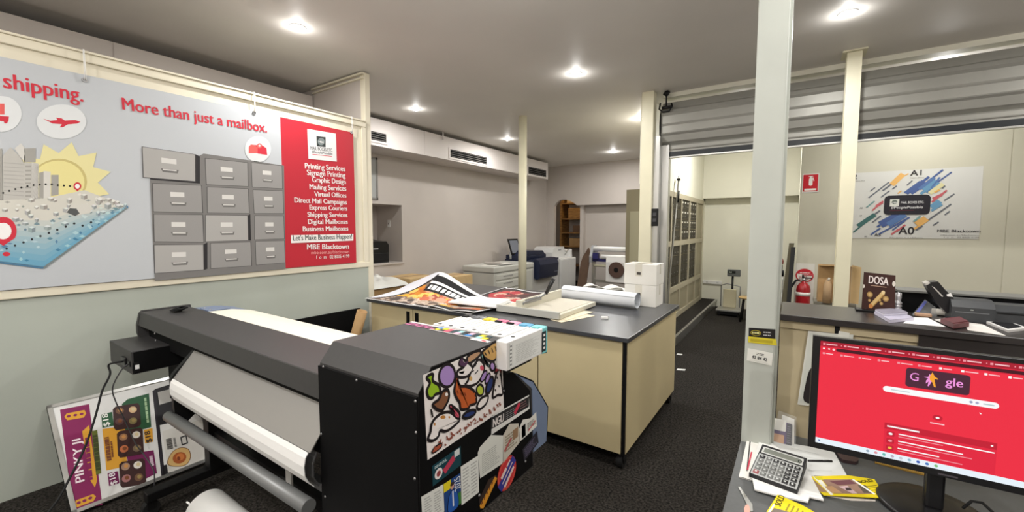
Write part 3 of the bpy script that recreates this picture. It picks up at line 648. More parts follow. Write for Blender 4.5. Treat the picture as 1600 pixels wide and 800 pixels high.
for k in range(13): a = B8([(12+k*23, 492-10*math.sin(k*.25+.4)*(1 if k < 9 else .6)-30*math.sin(min(k, 9)/9*math.pi*.5))])[0]; bell(a[0], a[1], 1.8, 1.6, ink(40, 40, 40), .009, 8)
for k in range(11): a = B8([(25+k*32, 700-12*k+(k > 8)*20)])[0]; bell(a[0], a[1], 2, 1.8, ink(40, 40, 44), .009, 8)
def pin(cx, cy, r_, tip, l):
    m.poly([bp(cx+r_*math.cos(a), cy+r_*1.05*math.sin(a), l) for a in [math.radians(150+k*12) for k in range(21)]]+[bp(cx, tip, l)], RED); bell(cx, cy, r_*.62, r_*.62, ink(238, 236, 234), l+.0006, 16)
pin(5, 361, 21, 384, .0095); bell(10, 397, 6, 3.5, RED, .0095, 14); pin(121, 291, 6, 299, .0095)
bell(403, 233, 20.5, 20.5, PALE, .004)
C3 = lambda pts: P_((200, 180), .375, pts)
bpoly(C3([(503, 158), (503, 132), (512, 122), (528, 124), (540, 136), (540, 158)]), RED2, .005); bpoly(C3([(528, 124), (560, 126), (577, 138), (580, 166), (540, 160), (540, 136)]), RED, .0052); bell(*C3([(548, 128)])[0], 4, 4, RED2, .0056, 12); bell(*C3([(548, 127)])[0], 1.8, 1.8, PALE, .006, 10)
# filing drawers
DG, DK_, DM, DL, DS = ink(150, 148, 146), ink(70, 68, 68), ink(170, 168, 165), ink(214, 212, 208), ink(112, 110, 108)
bpoly(C3([(92, 270), (315, 160), (508, 188), (650, 210), (657, 640), (335, 670), (112, 690)]), ink(122, 120, 118), .004)
def drawer(a, bb, c, d, l=.005, raised=False):
    a, bb, c, d = C3([a, bb, c, d])
    def qd(u, v): return lerp(lerp(d, c, u), lerp(a, bb, u), v)
    bpoly([a, bb, c, d], DK_, l); e = .015
    bpoly([qd(e, 1-e), qd(1-e, 1-e), qd(1-e, e), qd(e, e)], DM if raised else DG, l+.0005)
    bpoly([qd(.36, .72), qd(.64, .72), qd(.64, .55), qd(.36, .55)], DL, l+.001)
    bpoly([qd(.34, .36), qd(.68, .36), qd(.66, .24), qd(.38, .24)], DS, l+.001); bpoly([qd(.38, .35), qd(.64, .35), qd(.64, .31), qd(.38, .31)], DL, l+.0015)
for (dd, rz) in (([(57, 130), (282, 163), (283, 277), (62, 260)], 1), ([(100, 283), (308, 292), (313, 408), (104, 403)], 0), ([(105, 412), (313, 414), (318, 530), (108, 528)], 0), ([(107, 540), (316, 538), (318, 645), (110, 660)], 1),
          ([(320, 178), (500, 197), (502, 298), (325, 290)], 0), ([(328, 298), (503, 306), (507, 410), (330, 408)], 0), ([(322, 415), (500, 417), (503, 522), (322, 528)], 1), ([(342, 533), (513, 527), (517, 628), (343, 640)], 0),
          ([(513, 197), (643, 210), (645, 307), (517, 300)], 0), ([(520, 310), (646, 315), (650, 410), (525, 410)], 0), ([(527, 418), (650, 420), (653, 515), (527, 520)], 0), ([(530, 525), (653, 522), (656, 615), (533, 625)], 0)):
    drawer(*dd, raised=bool(rz), l=.006 if rz else .005)
for pts in ([(282, 163), (300, 172), (300, 285), (92, 268), (92, 262), (283, 277)], [(316, 538), (331, 530), (331, 640), (318, 645)], [(500, 417), (510, 412), (513, 522), (503, 522)]): bpoly(C3(pts), ink(44, 42, 44), .0056)
# red panel print
wht = ink(240, 236, 234)
C6 = lambda x, y: (430+x*.3125, 180+y*.3125)
bpoly([C6(160, 68), C6(303, 92), C6(308, 232), C6(166, 218)], ink(226, 226, 226), .006)
bpoly([C6(206, 104), C6(252, 110), C6(252, 160), C6(208, 155)], ink(50, 56, 56), .007); bell(*C6(230, 132), 5.5, 6, ink(120, 130, 130), .0075, 16)
btext('MBE', C6(218, 137), C6(243, 140), .016, wht, .0085)
btext('MAIL BOXES ETC.', C6(178, 172), C6(288, 184), .032, ink(60, 60, 62), .007); btext('#PeoplePossible', C6(184, 188), C6(286, 199), .022, ink(60, 60, 62), .007); bpoly([C6(186, 194), C6(284, 205), C6(284, 208), C6(186, 197)], RED, .007)
for s, a, b_, h in (('Printing Services', (150, 266), (350, 280), 0.050), ('Signage Printing', (160, 299), (351, 312), 0.050), ('Graphic Design', (186, 334), (353, 345), 0.048), ('Mailing Services', (173, 370), (355, 378), 0.048), ('Virtual Offices', (197, 406), (356, 412), 0.046), ('Direct Mail Campaigns', (97, 436), (358, 446), 0.046), ('Express Couriers', (172, 472), (360, 477), 0.045), ('Shipping Services', (162, 508), (361, 510), 0.045), ('Digital Mailboxes', (165, 544), (363, 543), 0.045), ('Business Mailboxes', (139, 580), (365, 577), 0.045), ('MBE Blacktown', (160, 672), (369, 668), 0.050)):
    btext(s, C6(*a), C6(*b_), h, wht, .006, .022)
btext('mbe.com.au/blacktown', C6(180, 695), C6(370, 690), .03, ink(236, 170, 168), .006, 0); btext('f  o  m   02 8005 4199', C6(205, 719), C6(371, 712), .034, wht, .006, .005)
bpoly([C6(78, 600), C6(391, 594), C6(391, 627), C6(80, 640)], wht, .006); btext("Let's Make Business Happen!", C6(90, 627), C6(384, 617), .048, ink(56, 66, 66), .0068, .02)
spart(m, 'printed_vinyl', None, t)
for (x, y) in ((132, 125), (397, 176), (549, 207)):
    c = bp(x, y); m = MB(); m.pipe((BXP-.004, c.y, c.z), (BXP+.006, c.y, c.z), .014, .007, m=M['steel'], seg=14); spart(m, 'eyelet', M['steel'], t)
    m = MB(); m.tube([(BXP+.006, c.y, c.z), (BXP+.012, c.y, c.z+.06), (BXP+.012, c.y, 2.735), (PX-.02, c.y, 2.742)], .0022, seg=6).tube([(BXP+.006, c.y+.008, c.z), (BXP+.012, c.y+.006, c.z+.06), (BXP+.012, c.y+.004, 2.735), (PX-.02, c.y+.004, 2.742)], .0022, seg=6); spart(m, 'tie_cord', M['white'], t)

# ------------------------------------------------------------------ wide-format printer
XL, XR = -1.43, -.915
t = thing('wide_format_printer', 'long charcoal wide-format roll printer along the partition, its end box covered in stickers', 'printer', (-2.2, 1.15, 0))
# end box
side = [(.85, .50), (.85, 1.122), (.905, 1.19), (1.305, 1.19), (1.305, 1.05), (1.36, 1.04), (1.50, .93), (1.52, .57), (1.48, .57), (1.14, .575), (1.13, .50)]
m = MB(); m.prism([(XL, y, z) for y, z in side], (XR-XL, 0, 0)); box = spart(m, 'end_box', M['char'], t)
m = MB(); m.box(XL-.001, XR+.001, .842, .85, .5, 1.113); spart(m, 'front_panel', M['blkm'], box)
m = MB(); m.prism([(XR, y, z) for y, z in [(.852, .505), (.852, 1.12), (.907, 1.187), (1.303, 1.187), (1.303, 1.05), (1.36, 1.04), (1.49, .92), (1.515, .575), (1.14, .58), (1.13, .505)]], (.001, 0, 0)); spart(m, 'side_panel', M['blkm'], box)
m = MB()
for (x, y) in ((505, 573), (557, 594), (649, 627), (502, 678), (650, 676), (508, 776), (648, 748)): 
    c = pix(x, y, y=.842); m.lathe([(.0001, .003), (.004, .002), (.005, 0)], c, (0, -1, 0), M['steel'], 10)
spart(m, 'screws', M['steel'], box)
# stickers on the end box: all lie on its right-hand side
XS = XR+.0025
def qpan(TL, TR, BL, x=XS): 
    a, b_, c = pix(*TL, x=x), pix(*TR, x=x), pix(*BL, x=x); return Pan(c, b_-a, a-c, (1, 0, 0))
# cartoon poster
p = qpan((661, 586), (784, 532), (668, 719))
m = MB(); m.rect(p, 0, 0, 1, 1, ink(238, 232, 228), 0)
LN = ink(30, 24, 26)
# p coordinates from the crop of the poster: corners (50,200) (590,0) (603,445) (85,800)
def bq(x, y):
    # invert the bilinear map of the four crop corners
    u = v = .5
    for _ in range(12):
        def f(u, v): return ((1-u)*(1-v)*85+u*(1-v)*603+(1-u)*v*50+u*v*590, (1-u)*(1-v)*800+u*(1-v)*445+(1-u)*v*200+u*v*0)
        X, Y = f(u, v); a, c = f(u+1e-4, v), f(u, v+1e-4); J = ((a[0]-X)*1e4, (c[0]-X)*1e4, (a[1]-Y)*1e4, (c[1]-Y)*1e4); D = J[0]*J[3]-J[1]*J[2]
        ex_, ey = x-X, y-Y; u += (ex_*J[3]-J[1]*ey)/D; v += (J[0]*ey-ex_*J[2])/D
    return (u, v)
_lv = [.0004]
def bl(pts, col, w=.006):
    w *= 1.7
    _lv[0] += .00005; m.blob(p, [bq(*q_) for q_ in pts], w, col, LN, _lv[0])
wh = ink(240, 234, 230)
def el(cx, cy, rx, ry, col, w=.005, rot=0, n=10): bl([(cx+rx*math.cos(a)*math.cos(rot)-ry*math.sin(a)*math.sin(rot), cy+rx*math.cos(a)*math.sin(rot)+ry*math.sin(a)*math.cos(rot)) for a in [2*math.pi*k/n for k in range(n)]], col, w)
lime = ink(150, 190, 40); lil = ink(170, 140, 200); orn = ink(188, 92, 44); pnk = ink(214, 90, 110); nvy = ink(40, 56, 110); tan = ink(206, 164, 96); brn = ink(130, 86, 60)
bl([(85, 205), (105, 205), (105, 250), (140, 285), (148, 335), (120, 345), (105, 368), (82, 360), (72, 310), (88, 260), (70, 225)], lime)
el(190, 225, 50, 78, lil, .006)
for a_ in range(5): el(190+26*math.cos(a_*1.25), 225+45*math.sin(a_*1.25), 10, 13, lil, .003)
bl([(255, 200), (300, 170), (280, 120), (330, 150), (360, 190), (320, 240), (260, 240)], wh)
bl([(330, 260), (350, 200), (400, 130), (440, 160), (440, 210), (400, 280), (350, 305), (310, 300)], wh)
el(345, 255, 16, 24, tan)
bl([(320, 110), (360, 80), (410, 70), (415, 95), (360, 140), (325, 150)], ink(190, 150, 116))
el(426, 185, 20, 26, pnk)
dpu = ink(84, 54, 84)
bl([(262, 150), (285, 105), (300, 140), (330, 125), (318, 165), (290, 175)], dpu, .003)
bl([(270, 235), (258, 205), (290, 215), (300, 195), (312, 225), (290, 240)], wh, .004)
bl([(420, 110), (432, 85), (440, 120), (470, 150), (480, 175), (450, 150)], ink(120, 170, 168), .004)
for q_, r_ in (((385, 150), (372, 175)), ((395, 200), (372, 225)), ((340, 215), (365, 200)), ((330, 270), (300, 290))): m.line(p, bq(*q_), bq(*r_), .0045, LN, .0031)
bl([(430, 80), (450, 60), (480, 40), (520, 15), (560, 5), (580, 15), (575, 70), (550, 110), (510, 140), (470, 130), (440, 110)], tan)
for i_ in range(5): m.line(p, bq(445+i_*28, 78-i_*13), bq(460+i_*26, 100-i_*10), .004, LN, .0025)
bl([(240, 290), (250, 240), (270, 300), (320, 310), (370, 345), (385, 420), (340, 440), (330, 460), (280, 465), (270, 420), (250, 385), (235, 340)], orn)
for cx_, cy_ in ((250, 330), (275, 345), (300, 350), (262, 300)): m.line(p, bq(cx_, cy_), bq(cx_+8, cy_+22), .004, ink(120, 54, 30), .0033)
for cx_, cy_ in ((372, 360), (376, 385), (370, 410)): el(cx_, cy_, 9, 11, orn, .003)
el(508, 172, 20, 30, lil); el(440, 240, 16, 42, lil, .004, .5); el(470, 255, 14, 38, lil, .004, .4)
bl([(525, 215), (545, 160), (575, 150), (580, 210), (560, 200)], ink(176, 60, 66), .004)
el(412, 335, 26, 38, ink(190, 206, 70)); el(485, 300, 22, 62, nvy, .006, .35)
bl([(520, 300), (540, 220), (570, 190), (585, 290), (590, 350), (550, 360), (510, 380)], wh)
for q_ in ((545, 245), (560, 300), (530, 330), (570, 225)): el(*q_, 8, 12, LN, .002)
bl([(105, 410), (140, 380), (160, 330), (195, 325), (200, 380), (180, 430), (160, 460), (130, 450)], brn); el(185, 352, 12, 18, wh, .003)
bl([(100, 550), (120, 510), (160, 480), (210, 480), (250, 520), (270, 540), (220, 590), (180, 610), (150, 600), (140, 640), (110, 665), (82, 650), (95, 600)], wh)
el(165, 508, 22, 22, ink(190, 130, 60)); el(203, 513, 9, 14, ink(190, 130, 60), .003); el(117, 550, 9, 16, ink(190, 130, 60), .003)
bl([(205, 430), (235, 450), (268, 490), (265, 530), (240, 520), (225, 480)], pnk)
el(335, 500, 48, 22, nvy, .006, -.45); bl([(390, 440), (420, 390), (470, 370), (460, 420), (420, 460), (395, 465)], wh)
for q_ in ((95, 480), (100, 500)): m.line(p, bq(q_[0], q_[1]-40), bq(q_[0]+6, q_[1]), .006, LN, .0026)
# brown brush lettering along the foot
br_ = ink(140, 78, 62); RR = random.Random(11)
for i_ in range(13):
    cx, cy = 128+i_*36, 712-i_*23.5; s_ = 13
    for j in range(5):
        x0, y0_ = cx+RR.uniform(-s_, s_), cy+RR.uniform(-s_, s_); x1_, y1_ = x0+RR.uniform(-16, 16), y0_+RR.uniform(-18, 18)
        m.line(p, bq(x0, y0_), bq(x1_, y1_), .005, br_, .0024+.00005*j)
bl([(105, 745), (120, 715), (155, 690), (160, 715), (135, 740), (115, 752)], ink(170, 84, 60), .003)
spart(m, 'cartoon_poster', None, box)['label'] = 'white sticker sheet of outlined cartoon shapes'
# business cards and flyers
E8 = lambda x, y: (640+x*.2, 640+y*.2)
G1 = lambda x, y: (640+x*.3625, 510+y*.3625)
p = qpan(G1(97, 602), G1(220, 515), G1(100, 690)); m = MB(); m.rect(p, 0, 0, 1, 1, ink(24, 66, 76), 0); m.ell(p, .2, .42, .13, .26, ink(236, 230, 228), .0005); m.ell(p, .2, .42, .07, .14, ink(150, 70, 70), .001); m.line(p, (.38, .3), (.75, .66), .022, ink(186, 60, 84), .0005); m.rect(p, .76, .62, .95, .95, ink(210, 216, 216), .0005); m.lines(p, .08, .6, .75, .9, 2, ink(200, 220, 220), .0005); spart(m, 'teal_card', None, box)
p = qpan(G1(50, 735), G1(145, 680), G1(56, 860)); m = MB(); m.rect(p, 0, 0, 1, 1, ink(222, 224, 218), 0); m.lines(p, .12, .45, .1, .9, 9, ink(170, 172, 168), .0005, .4, 3); m.lines(p, .55, .9, .1, .9, 9, ink(170, 172, 168), .0005, .4, 4); spart(m, 'price_list', None, box)
p = qpan(G1(146, 680), G1(218, 632), G1(152, 815)); m = MB(); m.rect(p, 0, 0, 1, 1, ink(34, 70, 130), 0); m.rect(p, 0, .72, .42, 1, ink(226, 210, 40), .0004)
m.blob(p, [(.2, 0), (.25, .45), (.42, .62), (.55, .62), (.75, .5), (.8, .0)], .002, ink(40, 90, 170), LN, .0006); m.ell(p, .48, .76, .11, .1, ink(206, 160, 140), .0009); m.ell(p, .48, .83, .12, .06, ink(60, 44, 40), .0012); m.rect(p, .46, .1, .54, .6, ink(226, 230, 236), .0013)
m.text('2025', p.P(.97, .52, .0012), p.V.normalized(), -p.U.normalized(), .03, ink(238, 240, 240), p.h*.42); m.rect(p, .82, 0, 1, .4, ink(60, 120, 50), .0005); spart(m, 'calendar_card', None, box)
p = qpan(G1(220, 605), G1(296, 556), G1(224, 772)); m = MB(); m.rect(p, 0, 0, 1, 1, ink(226, 228, 222), 0); m.lines(p, .1, .48, .08, .92, 10, ink(172, 174, 170), .0005, .4, 5); m.lines(p, .55, .92, .08, .92, 10, ink(172, 174, 170), .0005, .4, 6); spart(m, 'price_list', None, box)
def qp2(pts, col, nm, deco, l=0):
    m = MB(); P3 = [pix(*G1(*q_), x=XS+l) for q_ in pts]; m.poly(P3, col); deco(m); return spart(m, nm, None, box)
def deco_ngu(m):
    p = qpan(G1(354, 385), G1(515, 295), G1(352, 468)); m.rect(p, 0, .30, 1, .92, ink(38, 38, 40), .0006); m.ptext(p, 'NGU', .03, .36, .42, wh, wu=.26, l=.0012, bold=.04); m.lines(p, .34, .7, .34, .78, 4, ink(150, 150, 150), .001, .3); m.line(p, (.58, .4), (.72, .84), .02, ink(196, 60, 80), .0012); m.lines(p, .74, .97, .4, .84, 3, ink(150, 110, 110), .001, .3)
qp2([(354, 385), (515, 295), (517, 355), (352, 468)], ink(228, 228, 224), 'shop_sticker', deco_ngu)
def deco_fl(m):
    p = qpan(G1(303, 545), G1(402, 478), G1(304, 650)); m.lines(p, .08, .9, .05, .9, 10, ink(176, 178, 172), .0006, .4, 8)
qp2([(294, 545), (303, 520), (350, 468), (403, 470), (402, 590), (304, 655)], ink(222, 224, 216), 'folded_leaflet', deco_fl)
def deco_f2(m):
    p = qpan(G1(405, 470), G1(470, 420), G1(405, 560)); m.lines(p, .1, .9, .1, .9, 6, ink(150, 140, 120), .0006, .6, 9); m.rect(p, .6, .4, .95, .9, ink(150, 120, 90), .0008); m.line(p, (.05, .2), (.5, .6), .012, ink(180, 90, 90), .001)
qp2([(403, 470), (430, 420), (470, 418), (474, 500), (404, 588)], ink(206, 200, 186), 'photo_leaflet', deco_f2, .0004)
def deco_f3(m):
    p = qpan(G1(476, 430), G1(548, 372), G1(478, 495)); m.rect(p, .08, .1, .3, .9, ink(70, 60, 50), .0006); m.lines(p, .4, .95, .3, .8, 4, ink(190, 176, 168), .0006); m.line(p, (.45, .25), (.9, .55), .008, ink(200, 110, 110), .001)
qp2([(472, 440), (488, 402), (520, 396), (546, 368), (549, 430), (476, 496)], ink(224, 222, 214), 'torn_leaflet', deco_f3, .0006)
p = qpan(G1(487, 530), G1(550, 450), G1(494, 582)); m = MB(); m.rect(p, 0, 0, 1, 1, ink(44, 42, 52), 0); m.lines(p, .1, .9, .15, .85, 5, ink(120, 112, 140), .0006, .35, 10); spart(m, 'dark_label', None, box)
c = G1(420, 632); m = MB(); p = qpan(G1(382, 590), G1(460, 545), G1(382, 720)); p = Pan(pix(*G1(420, 632), x=XS), (0, .1, 0), (0, 0, .1), (1, 0, 0))
cc = pix(*c, x=XS); ry_ = (pix(*G1(459, 620), x=XS)-cc).y; rz_ = (pix(*G1(420, 562), x=XS)-cc).z
p = Pan(cc, (0, ry_, 0), (0, 0, rz_), (1, 0, 0)); m.ell(p, 0, 0, 1, 1, ink(206, 62, 56), 0, 28); m.ell(p, 0, 0, .9, .9, ink(226, 110, 90), .0003, 28); m.ell(p, 0, 0, .84, .84, ink(206, 56, 60), .0005, 28)
m.line(p, (-.78, -.62), (.78, .58), .042, ink(60, 62, 150), .0008)
for a_, b_, w_2 in (((-.62, -.05), (-.1, .36), .016), ((-.05, .42), (.3, .68), .010), ((-.3, -.72), (.7, .08), .014), ((-.5, -.42), (.55, .42), .006)): m.line(p, a_, b_, w_2, ink(236, 214, 206), .0014)
spart(m, 'round_sticker', None, box)
m = MB(); P3 = [pix(*G1(*q_), x=XS) for q_ in [(300, 745), (340, 660), (372, 640), (378, 652), (322, 780), (303, 786)]]; m.poly(P3, ink(60, 46, 40)); m.poly([v+Vector((.0006, 0, 0)) for v in [pix(*G1(*q_), x=XS) for q_ in [(302, 772), (368, 646), (377, 656), (318, 784), (305, 784)]]], ink(226, 156, 50))
for k in range(5):
    a_ = pix(*G1(312+k*11, 762-k*21), x=XS+.001); m.poly([a_+Vector((0, y_, z_)) for y_, z_ in ((-.004, -.006), (.004, -.002), (.005, .008), (-.003, .004))], ink(120, 60, 40))
spart(m, 'yellow_sticker', None, box)
m = MB(); m.lathe([(.0001, .004), (.005, .002), (.006, 0)], pix(749, 774, x=XR+.001), (1, 0, 0), M['steel'], 10).lathe([(.0001, .004), (.005, .002), (.006, 0)], pix(821, 721, x=XR+.001), (1, 0, 0), M['steel'], 10).lathe([(.0001, .004), (.004, .002), (.005, 0)], pix(787, 611, x=XR+.001), (1, 0, 0), M['steel'], 10); spart(m, 'screws', M['steel'], box)
# coloured slot label on the top rear edge
m = MB(); zt = 1.1915
lp = Pan(Vector((XL+.0, 1.235, zt)), (XR-XL, 0, 0), (0, .065, 0), (0, 0, 1))
m.rect(lp, 0, .75, .55, 1, ink(214, 206, 206), 0); m.lines(lp, .02, .4, .1, .7, 2, ink(196, 110, 150), .0003, .6, 4); m.rect(lp, .33, .0, .93, .12, ink(196, 190, 188), 0)
cols = [ink(222, 206, 40), ink(30, 30, 34), ink(200, 90, 110), ink(40, 60, 66), ink(214, 170, 190), ink(50, 70, 76), ink(60, 130, 190), ink(40, 60, 66), ink(150, 200, 200), ink(222, 206, 40)]
for k, cc in enumerate(cols):
    u = .36+k*.055; m.rect(lp, u, .12, u+.05, .5, cc, .0003); m.rect(lp, u, .5, u+.05, .9, cols[(k*3+6) % 10], .0003)
m.rect(lp, .80, -.35, .97, -.02, ink(226, 222, 220), .0003); m.rect(lp, .9, -.28, .94, -.1, ink(190, 50, 60), .0006)
spart(m, 'slot_label', None, box)
# ink cartridges in their rear holder
ccol = [('black', (52, 52, 56)), ('grey', (110, 112, 116)), ('yellow', (226, 204, 56)), ('magenta', (190, 92, 126)), ('pink', (222, 150, 176)), ('cyan', (92, 160, 196)), ('light_cyan', (130, 204, 206))]
m = MB(); m.box(XL+.10, XR, 1.307, 1.5, 1.05, 1.0875); spart(m, 'cartridge_holder', M['blk'], t)
wc = .0645
for k, (nm, cc) in enumerate(ccol):
    x1 = XR+.052-(6-k)*wc; x0 = x1-wc+.008
    m = MB(); m.box(x0, x1, 1.24 if k == 6 else 1.306, 1.53, 1.088, 1.196, M['white2'], bev=.003)
    lt = Pan((x0, 1.31, 1.1965), (x1-x0, 0, 0), (0, .2, 0), (0, 0, 1)); m.ell(lt, .5, .06, .18, .045, ink(44, 44, 46), .0003, 12); m.lines(lt, .3, .6, .3, .9, 9, ink(150, 152, 152), .0003, .3, k)
    ca = spart(m, 'ink_cartridge', None, t); ca['label'] = nm.replace('_', ' ')+' ink cartridge'
    d = MB(); c_ = mat('cap_'+nm, cc, .35); d.box(x0-.002, x1+.002, 1.50, 1.545, 1.085, 1.1995, c_, bev=.006)
    d.box(x0+.012, x1-.012, 1.485, 1.5, 1.196, 1.203, BLACK if k in (0, 3, 4) else c_); spart(d, 'end_cap', None, ca)
x1 = XR+.052
sp = Pan((x1+.0006, 1.245, 1.0885), (0, .25, 0), (0, 0, .107), (1, 0, 0))
m = MB(); m.rect(sp, .03, .05, .97, .95, ink(228, 230, 226), 0)
for k in range(6): m.rect(sp, .2, .14+k*.13, .93, .145+k*.13, ink(150, 152, 150), .0004)
for a_, b_ in ((.05, .10), (.13, .16)): m.rect(sp, a_, .08, a_+.006, .92, ink(160, 160, 158), .0004)
for k in range(5): m.lines(sp, .22, .9, .15+k*.13, .26+k*.13, 2, ink(186, 188, 184), .0004, .3, k)
for k in range(6): m.rect(sp, .06, .14+k*.13, .11, .2+k*.13, ink(150, 152, 150), .0004)
m.rect(sp, 1.0, .08, 1.13, .88, ink(36, 52, 56), .0025)
for k in range(4): m.rect(sp, 1.04, .18+k*.17, 1.1, .27+k*.17, wh, .003)
spart(m, 'cartridge_label', None, ca)
# beam
bzt, yb, yf = 1.065, 1.12, .865
m = MB(); m.prism([(-3.53, y, z) for y, z in [(.85, .98), (yf, 1.062), (yf+.004, bzt), (yb, bzt), (yb, .9), (.95, .88), (.95, .975)]], (XL+3.53, 0, 0)); beam = spart(m, 'gantry_cover', M['char'], t)
m = MB(); m.prism([(-3.545, y, z) for y, z in [(.845, .93), (.845, .98), (yf-.004, 1.055), (yf+.012, 1.072), (yb+.02, 1.072), (yb+.02, .7), (.9, .7)]], (.03, 0, 0)); spart(m, 'end_plate', M['char'], t)
m = MB(); m.box(-3.5, XL, .90, .96, .86, .982); spart(m, 'carriage_slot', M['blkm'], t)
m = MB(); m.box(-3.52, XL, 1.0, 1.12, .62, .9); spart(m, 'main_body', M['blkm'], t)
m = MB()
for (x, y) in ((242, 521), (243, 532), (236, 544)):
    c = pix(x, y, y=.853); m.lathe([(.0001, .004), (.006, .002), (.007, 0)], c, (0, -1, .15), M['steel'], 10)
spart(m, 'screws', M['steel'], beam)
# control box at the left end
m = MB(); m.box(-3.57, -3.14, .72, .99, .765, .90, bev=.004); cb = spart(m, 'control_box', M['char'], t)
m = MB(); m.box(-3.139, -3.137, .73, .98, .77, .895); spart(m, 'dark_side_panel', M['blkm'], cb)
m = MB(); m.box(-3.30, -3.22, .708, .721, .80, .85, M['plastic_blk'], bev=.004).box(-3.20, -3.16, .715, .721, .81, .84, M['plastic_blk']); spart(m, 'power_socket', None, cb)
m = MB(); a = pix(214, 574, x=-3.135); m.box(-3.137, -3.134, a.y-.018, a.y+.012, a.z-.03, a.z+.03, M['blk']).box(-3.135, -3.132, a.y-.008, a.y+.01, a.z-.01, a.z+.015, M['white']); spart(m, 'switch', None, cb)
m = MB(); m.box(-3.50, -2.95, .99, 1.1, .45, .9); spart(m, 'electronics_bay', M['blkm'], t)
# rear media guide and the media on it
gp = [(1.12, 1.062), (1.29, 1.05), (1.45, .99), (1.60, .82), (1.665, .775), (1.645, .63)]
gp = [(1.12, 1.05), (1.28, 1.045), (1.40, 1.02), (1.52, .955), (1.655, .79), (1.645, .63)]
m = MB(); m.strip([(-3.5, y, z) for y, z in gp], (XR+3.5-.002, 0, 0), .006); rg = spart(m, 'rear_media_guide', M['bluegrey'], t)
m = MB(); m.strip([(-3.22, y, z+.008) for y, z in [(1.13, 1.048), (1.28, 1.043), (1.40, 1.018), (1.52, .953)]], (1.78, 0, 0), .002); spart(m, 'media_sheet', mat('ivory_media', (236, 232, 216), .5), t)
m = MB(); m.prism([(XR-.012, y, z) for y, z in gp[2:]+[(1.525, .63), (1.51, .92), (1.38, 1.03)]], (.010, 0, 0)); spart(m, 'end_plate', M['bluegrey'], rg)
m = MB(); m.box(-3.36, -3.22, 1.14, 1.27, 1.056, 1.062, M['bluegrey']); 
for xx in (-3.34, -3.245): m.lathe([(.0001, .005), (.007, .003), (.008, 0)], (xx, 1.16, 1.062), (0, 0, 1), M['steel'], 10)
spart(m, 'guide_clip', None, rg)
# front apron, printed paper, pipes
xa = -2.76
m = MB(); m.strip([(xa, .80, .80), (xa, .90, .93)], (XL-xa, 0, 0), .004); spart(m, 'drying_apron', M['papergrey'], t)
m = MB(); m.strip([(xa+.01, y, z) for y, z in [(.815, .665), (.795, .69), (.782, .72), (.78, .755), (.786, .785), (.797, .801)]], (XL-xa-.012, 0, 0), -.003); spart(m, 'paper_web', M['white'], t)
m = MB(); m.strip([(xa+.03, y, z) for y, z in [(.83, .655), (.81, .70), (.81, .75), (.825, .79)]], (XL-xa-.03, 0, 0), .004).box(xa+.02, XL, .84, .87, .63, .66); spart(m, 'apron_frame', M['steel'], t)
m = MB(); m.prism([(xa-.03, y, z) for y, z in [(.79, .80), (.80, .82), (.92, .95), (.95, .95), (.95, .62), (.83, .52), (.80, .54)]], (.03, 0, 0)); spart(m, 'apron_bracket', M['blk'], t)
m = MB(); m.cyl((-2.83, .79, .575), (XL-.0, .79, .60), .028, seg=20); spart(m, 'take_up_pipe', mat('grey_pipe', (128, 130, 130), .4, .3), t)
# stand: two legs, feet, castors, crossbars
for xx in (-2.95, XL+.2):
    m = MB(); m.box(xx-.04, xx+.04, 1.0, 1.1, .12, .9, bev=.004); lg = spart(m, 'leg', M['blk'], t)
    m = MB(); m.box(xx-.035, xx+.035, .70, 1.5, .085, .135, bev=.004); spart(m, 'foot_bar', M['blk'], lg)
    for yy in (.72, 1.46): m = MB(); m.cyl((xx-.02, yy, .04), (xx+.02, yy, .04), .04, m=M['rubber'], seg=16).box(xx-.025, xx+.025, yy-.02, yy+.02, .04, .09, M['blk']); spart(m, 'castor', None, lg)
m = MB(); m.box(-2.95, XL+.2, 1.03, 1.07, .3, .36); spart(m, 'crossbar', M['blk'], t)
m = MB(); m.box(-2.05, -2.0, 1.02, 1.03, .32, .44, M['white2']).box(-2.14, -2.0, 1.015, 1.03, .32, .335, M['white2']); spart(m, 'bracket', None, t)
m = MB(); m.box(-2.55, -1.95, 1.08, 1.10, .38, .62); spart(m, 'grey_panel', mat('shroud_grey', (110, 110, 108), .5), t)
# lower take-up roll
m = MB(); m.pipe((-2.16, .72, .345), (-1.36, .72, .345), .083, .04, M['white'], 36).tube([(-2.16, .66, .40), (-2.18, .655, .406)], .004, M['white'], 6); spart(m, 'take_up_roll', None, t)
m = MB(); m.cyl((-2.14, .72, .345), (-1.3, .72, .345), .038, seg=18).box(-1.34, -1.3, .70, 1.05, .32, .37); spart(m, 'roll_core', M['steel'], t)
# cables
m = MB(); m.stube([(-3.26, .709, .825), (-3.27, .68, .825), (-3.30, .655, .81)]+[pix(x, y, x=xx) for x, y, xx in ((172, 585, -3.28), (160, 610, -3.25), (152, 640, -3.2), (143, 670, -3.15), (130, 705, -3.08), (110, 745, -3.0), (92, 778, -2.95), (72, 805, -2.9), (40, 850, -2.85))], .0052)
solo(m, 'power_cable', M['rubber'], 'thick black cable drooping from the printer control box past the framed poster', 'cable')
m = MB(); pts = [(-3.18, .714, .822), (-3.19, .69, .80)]+[pix(x, y, x=xx) for x, y, xx in ((176, 605, -3.24), (181, 628, -3.26), (192, 650, -3.26), (202, 672, -3.25), (213, 695, -3.22), (226, 712, -3.2), (240, 735, -3.12), (241, 760, -3.1))]
m.stube(pts, .0034); solo(m, 'data_cable', mat('grey_cable', (70, 70, 72), .6), 'thinner grey cable hanging in front of the dishes on the framed poster', 'cable')
m = MB()
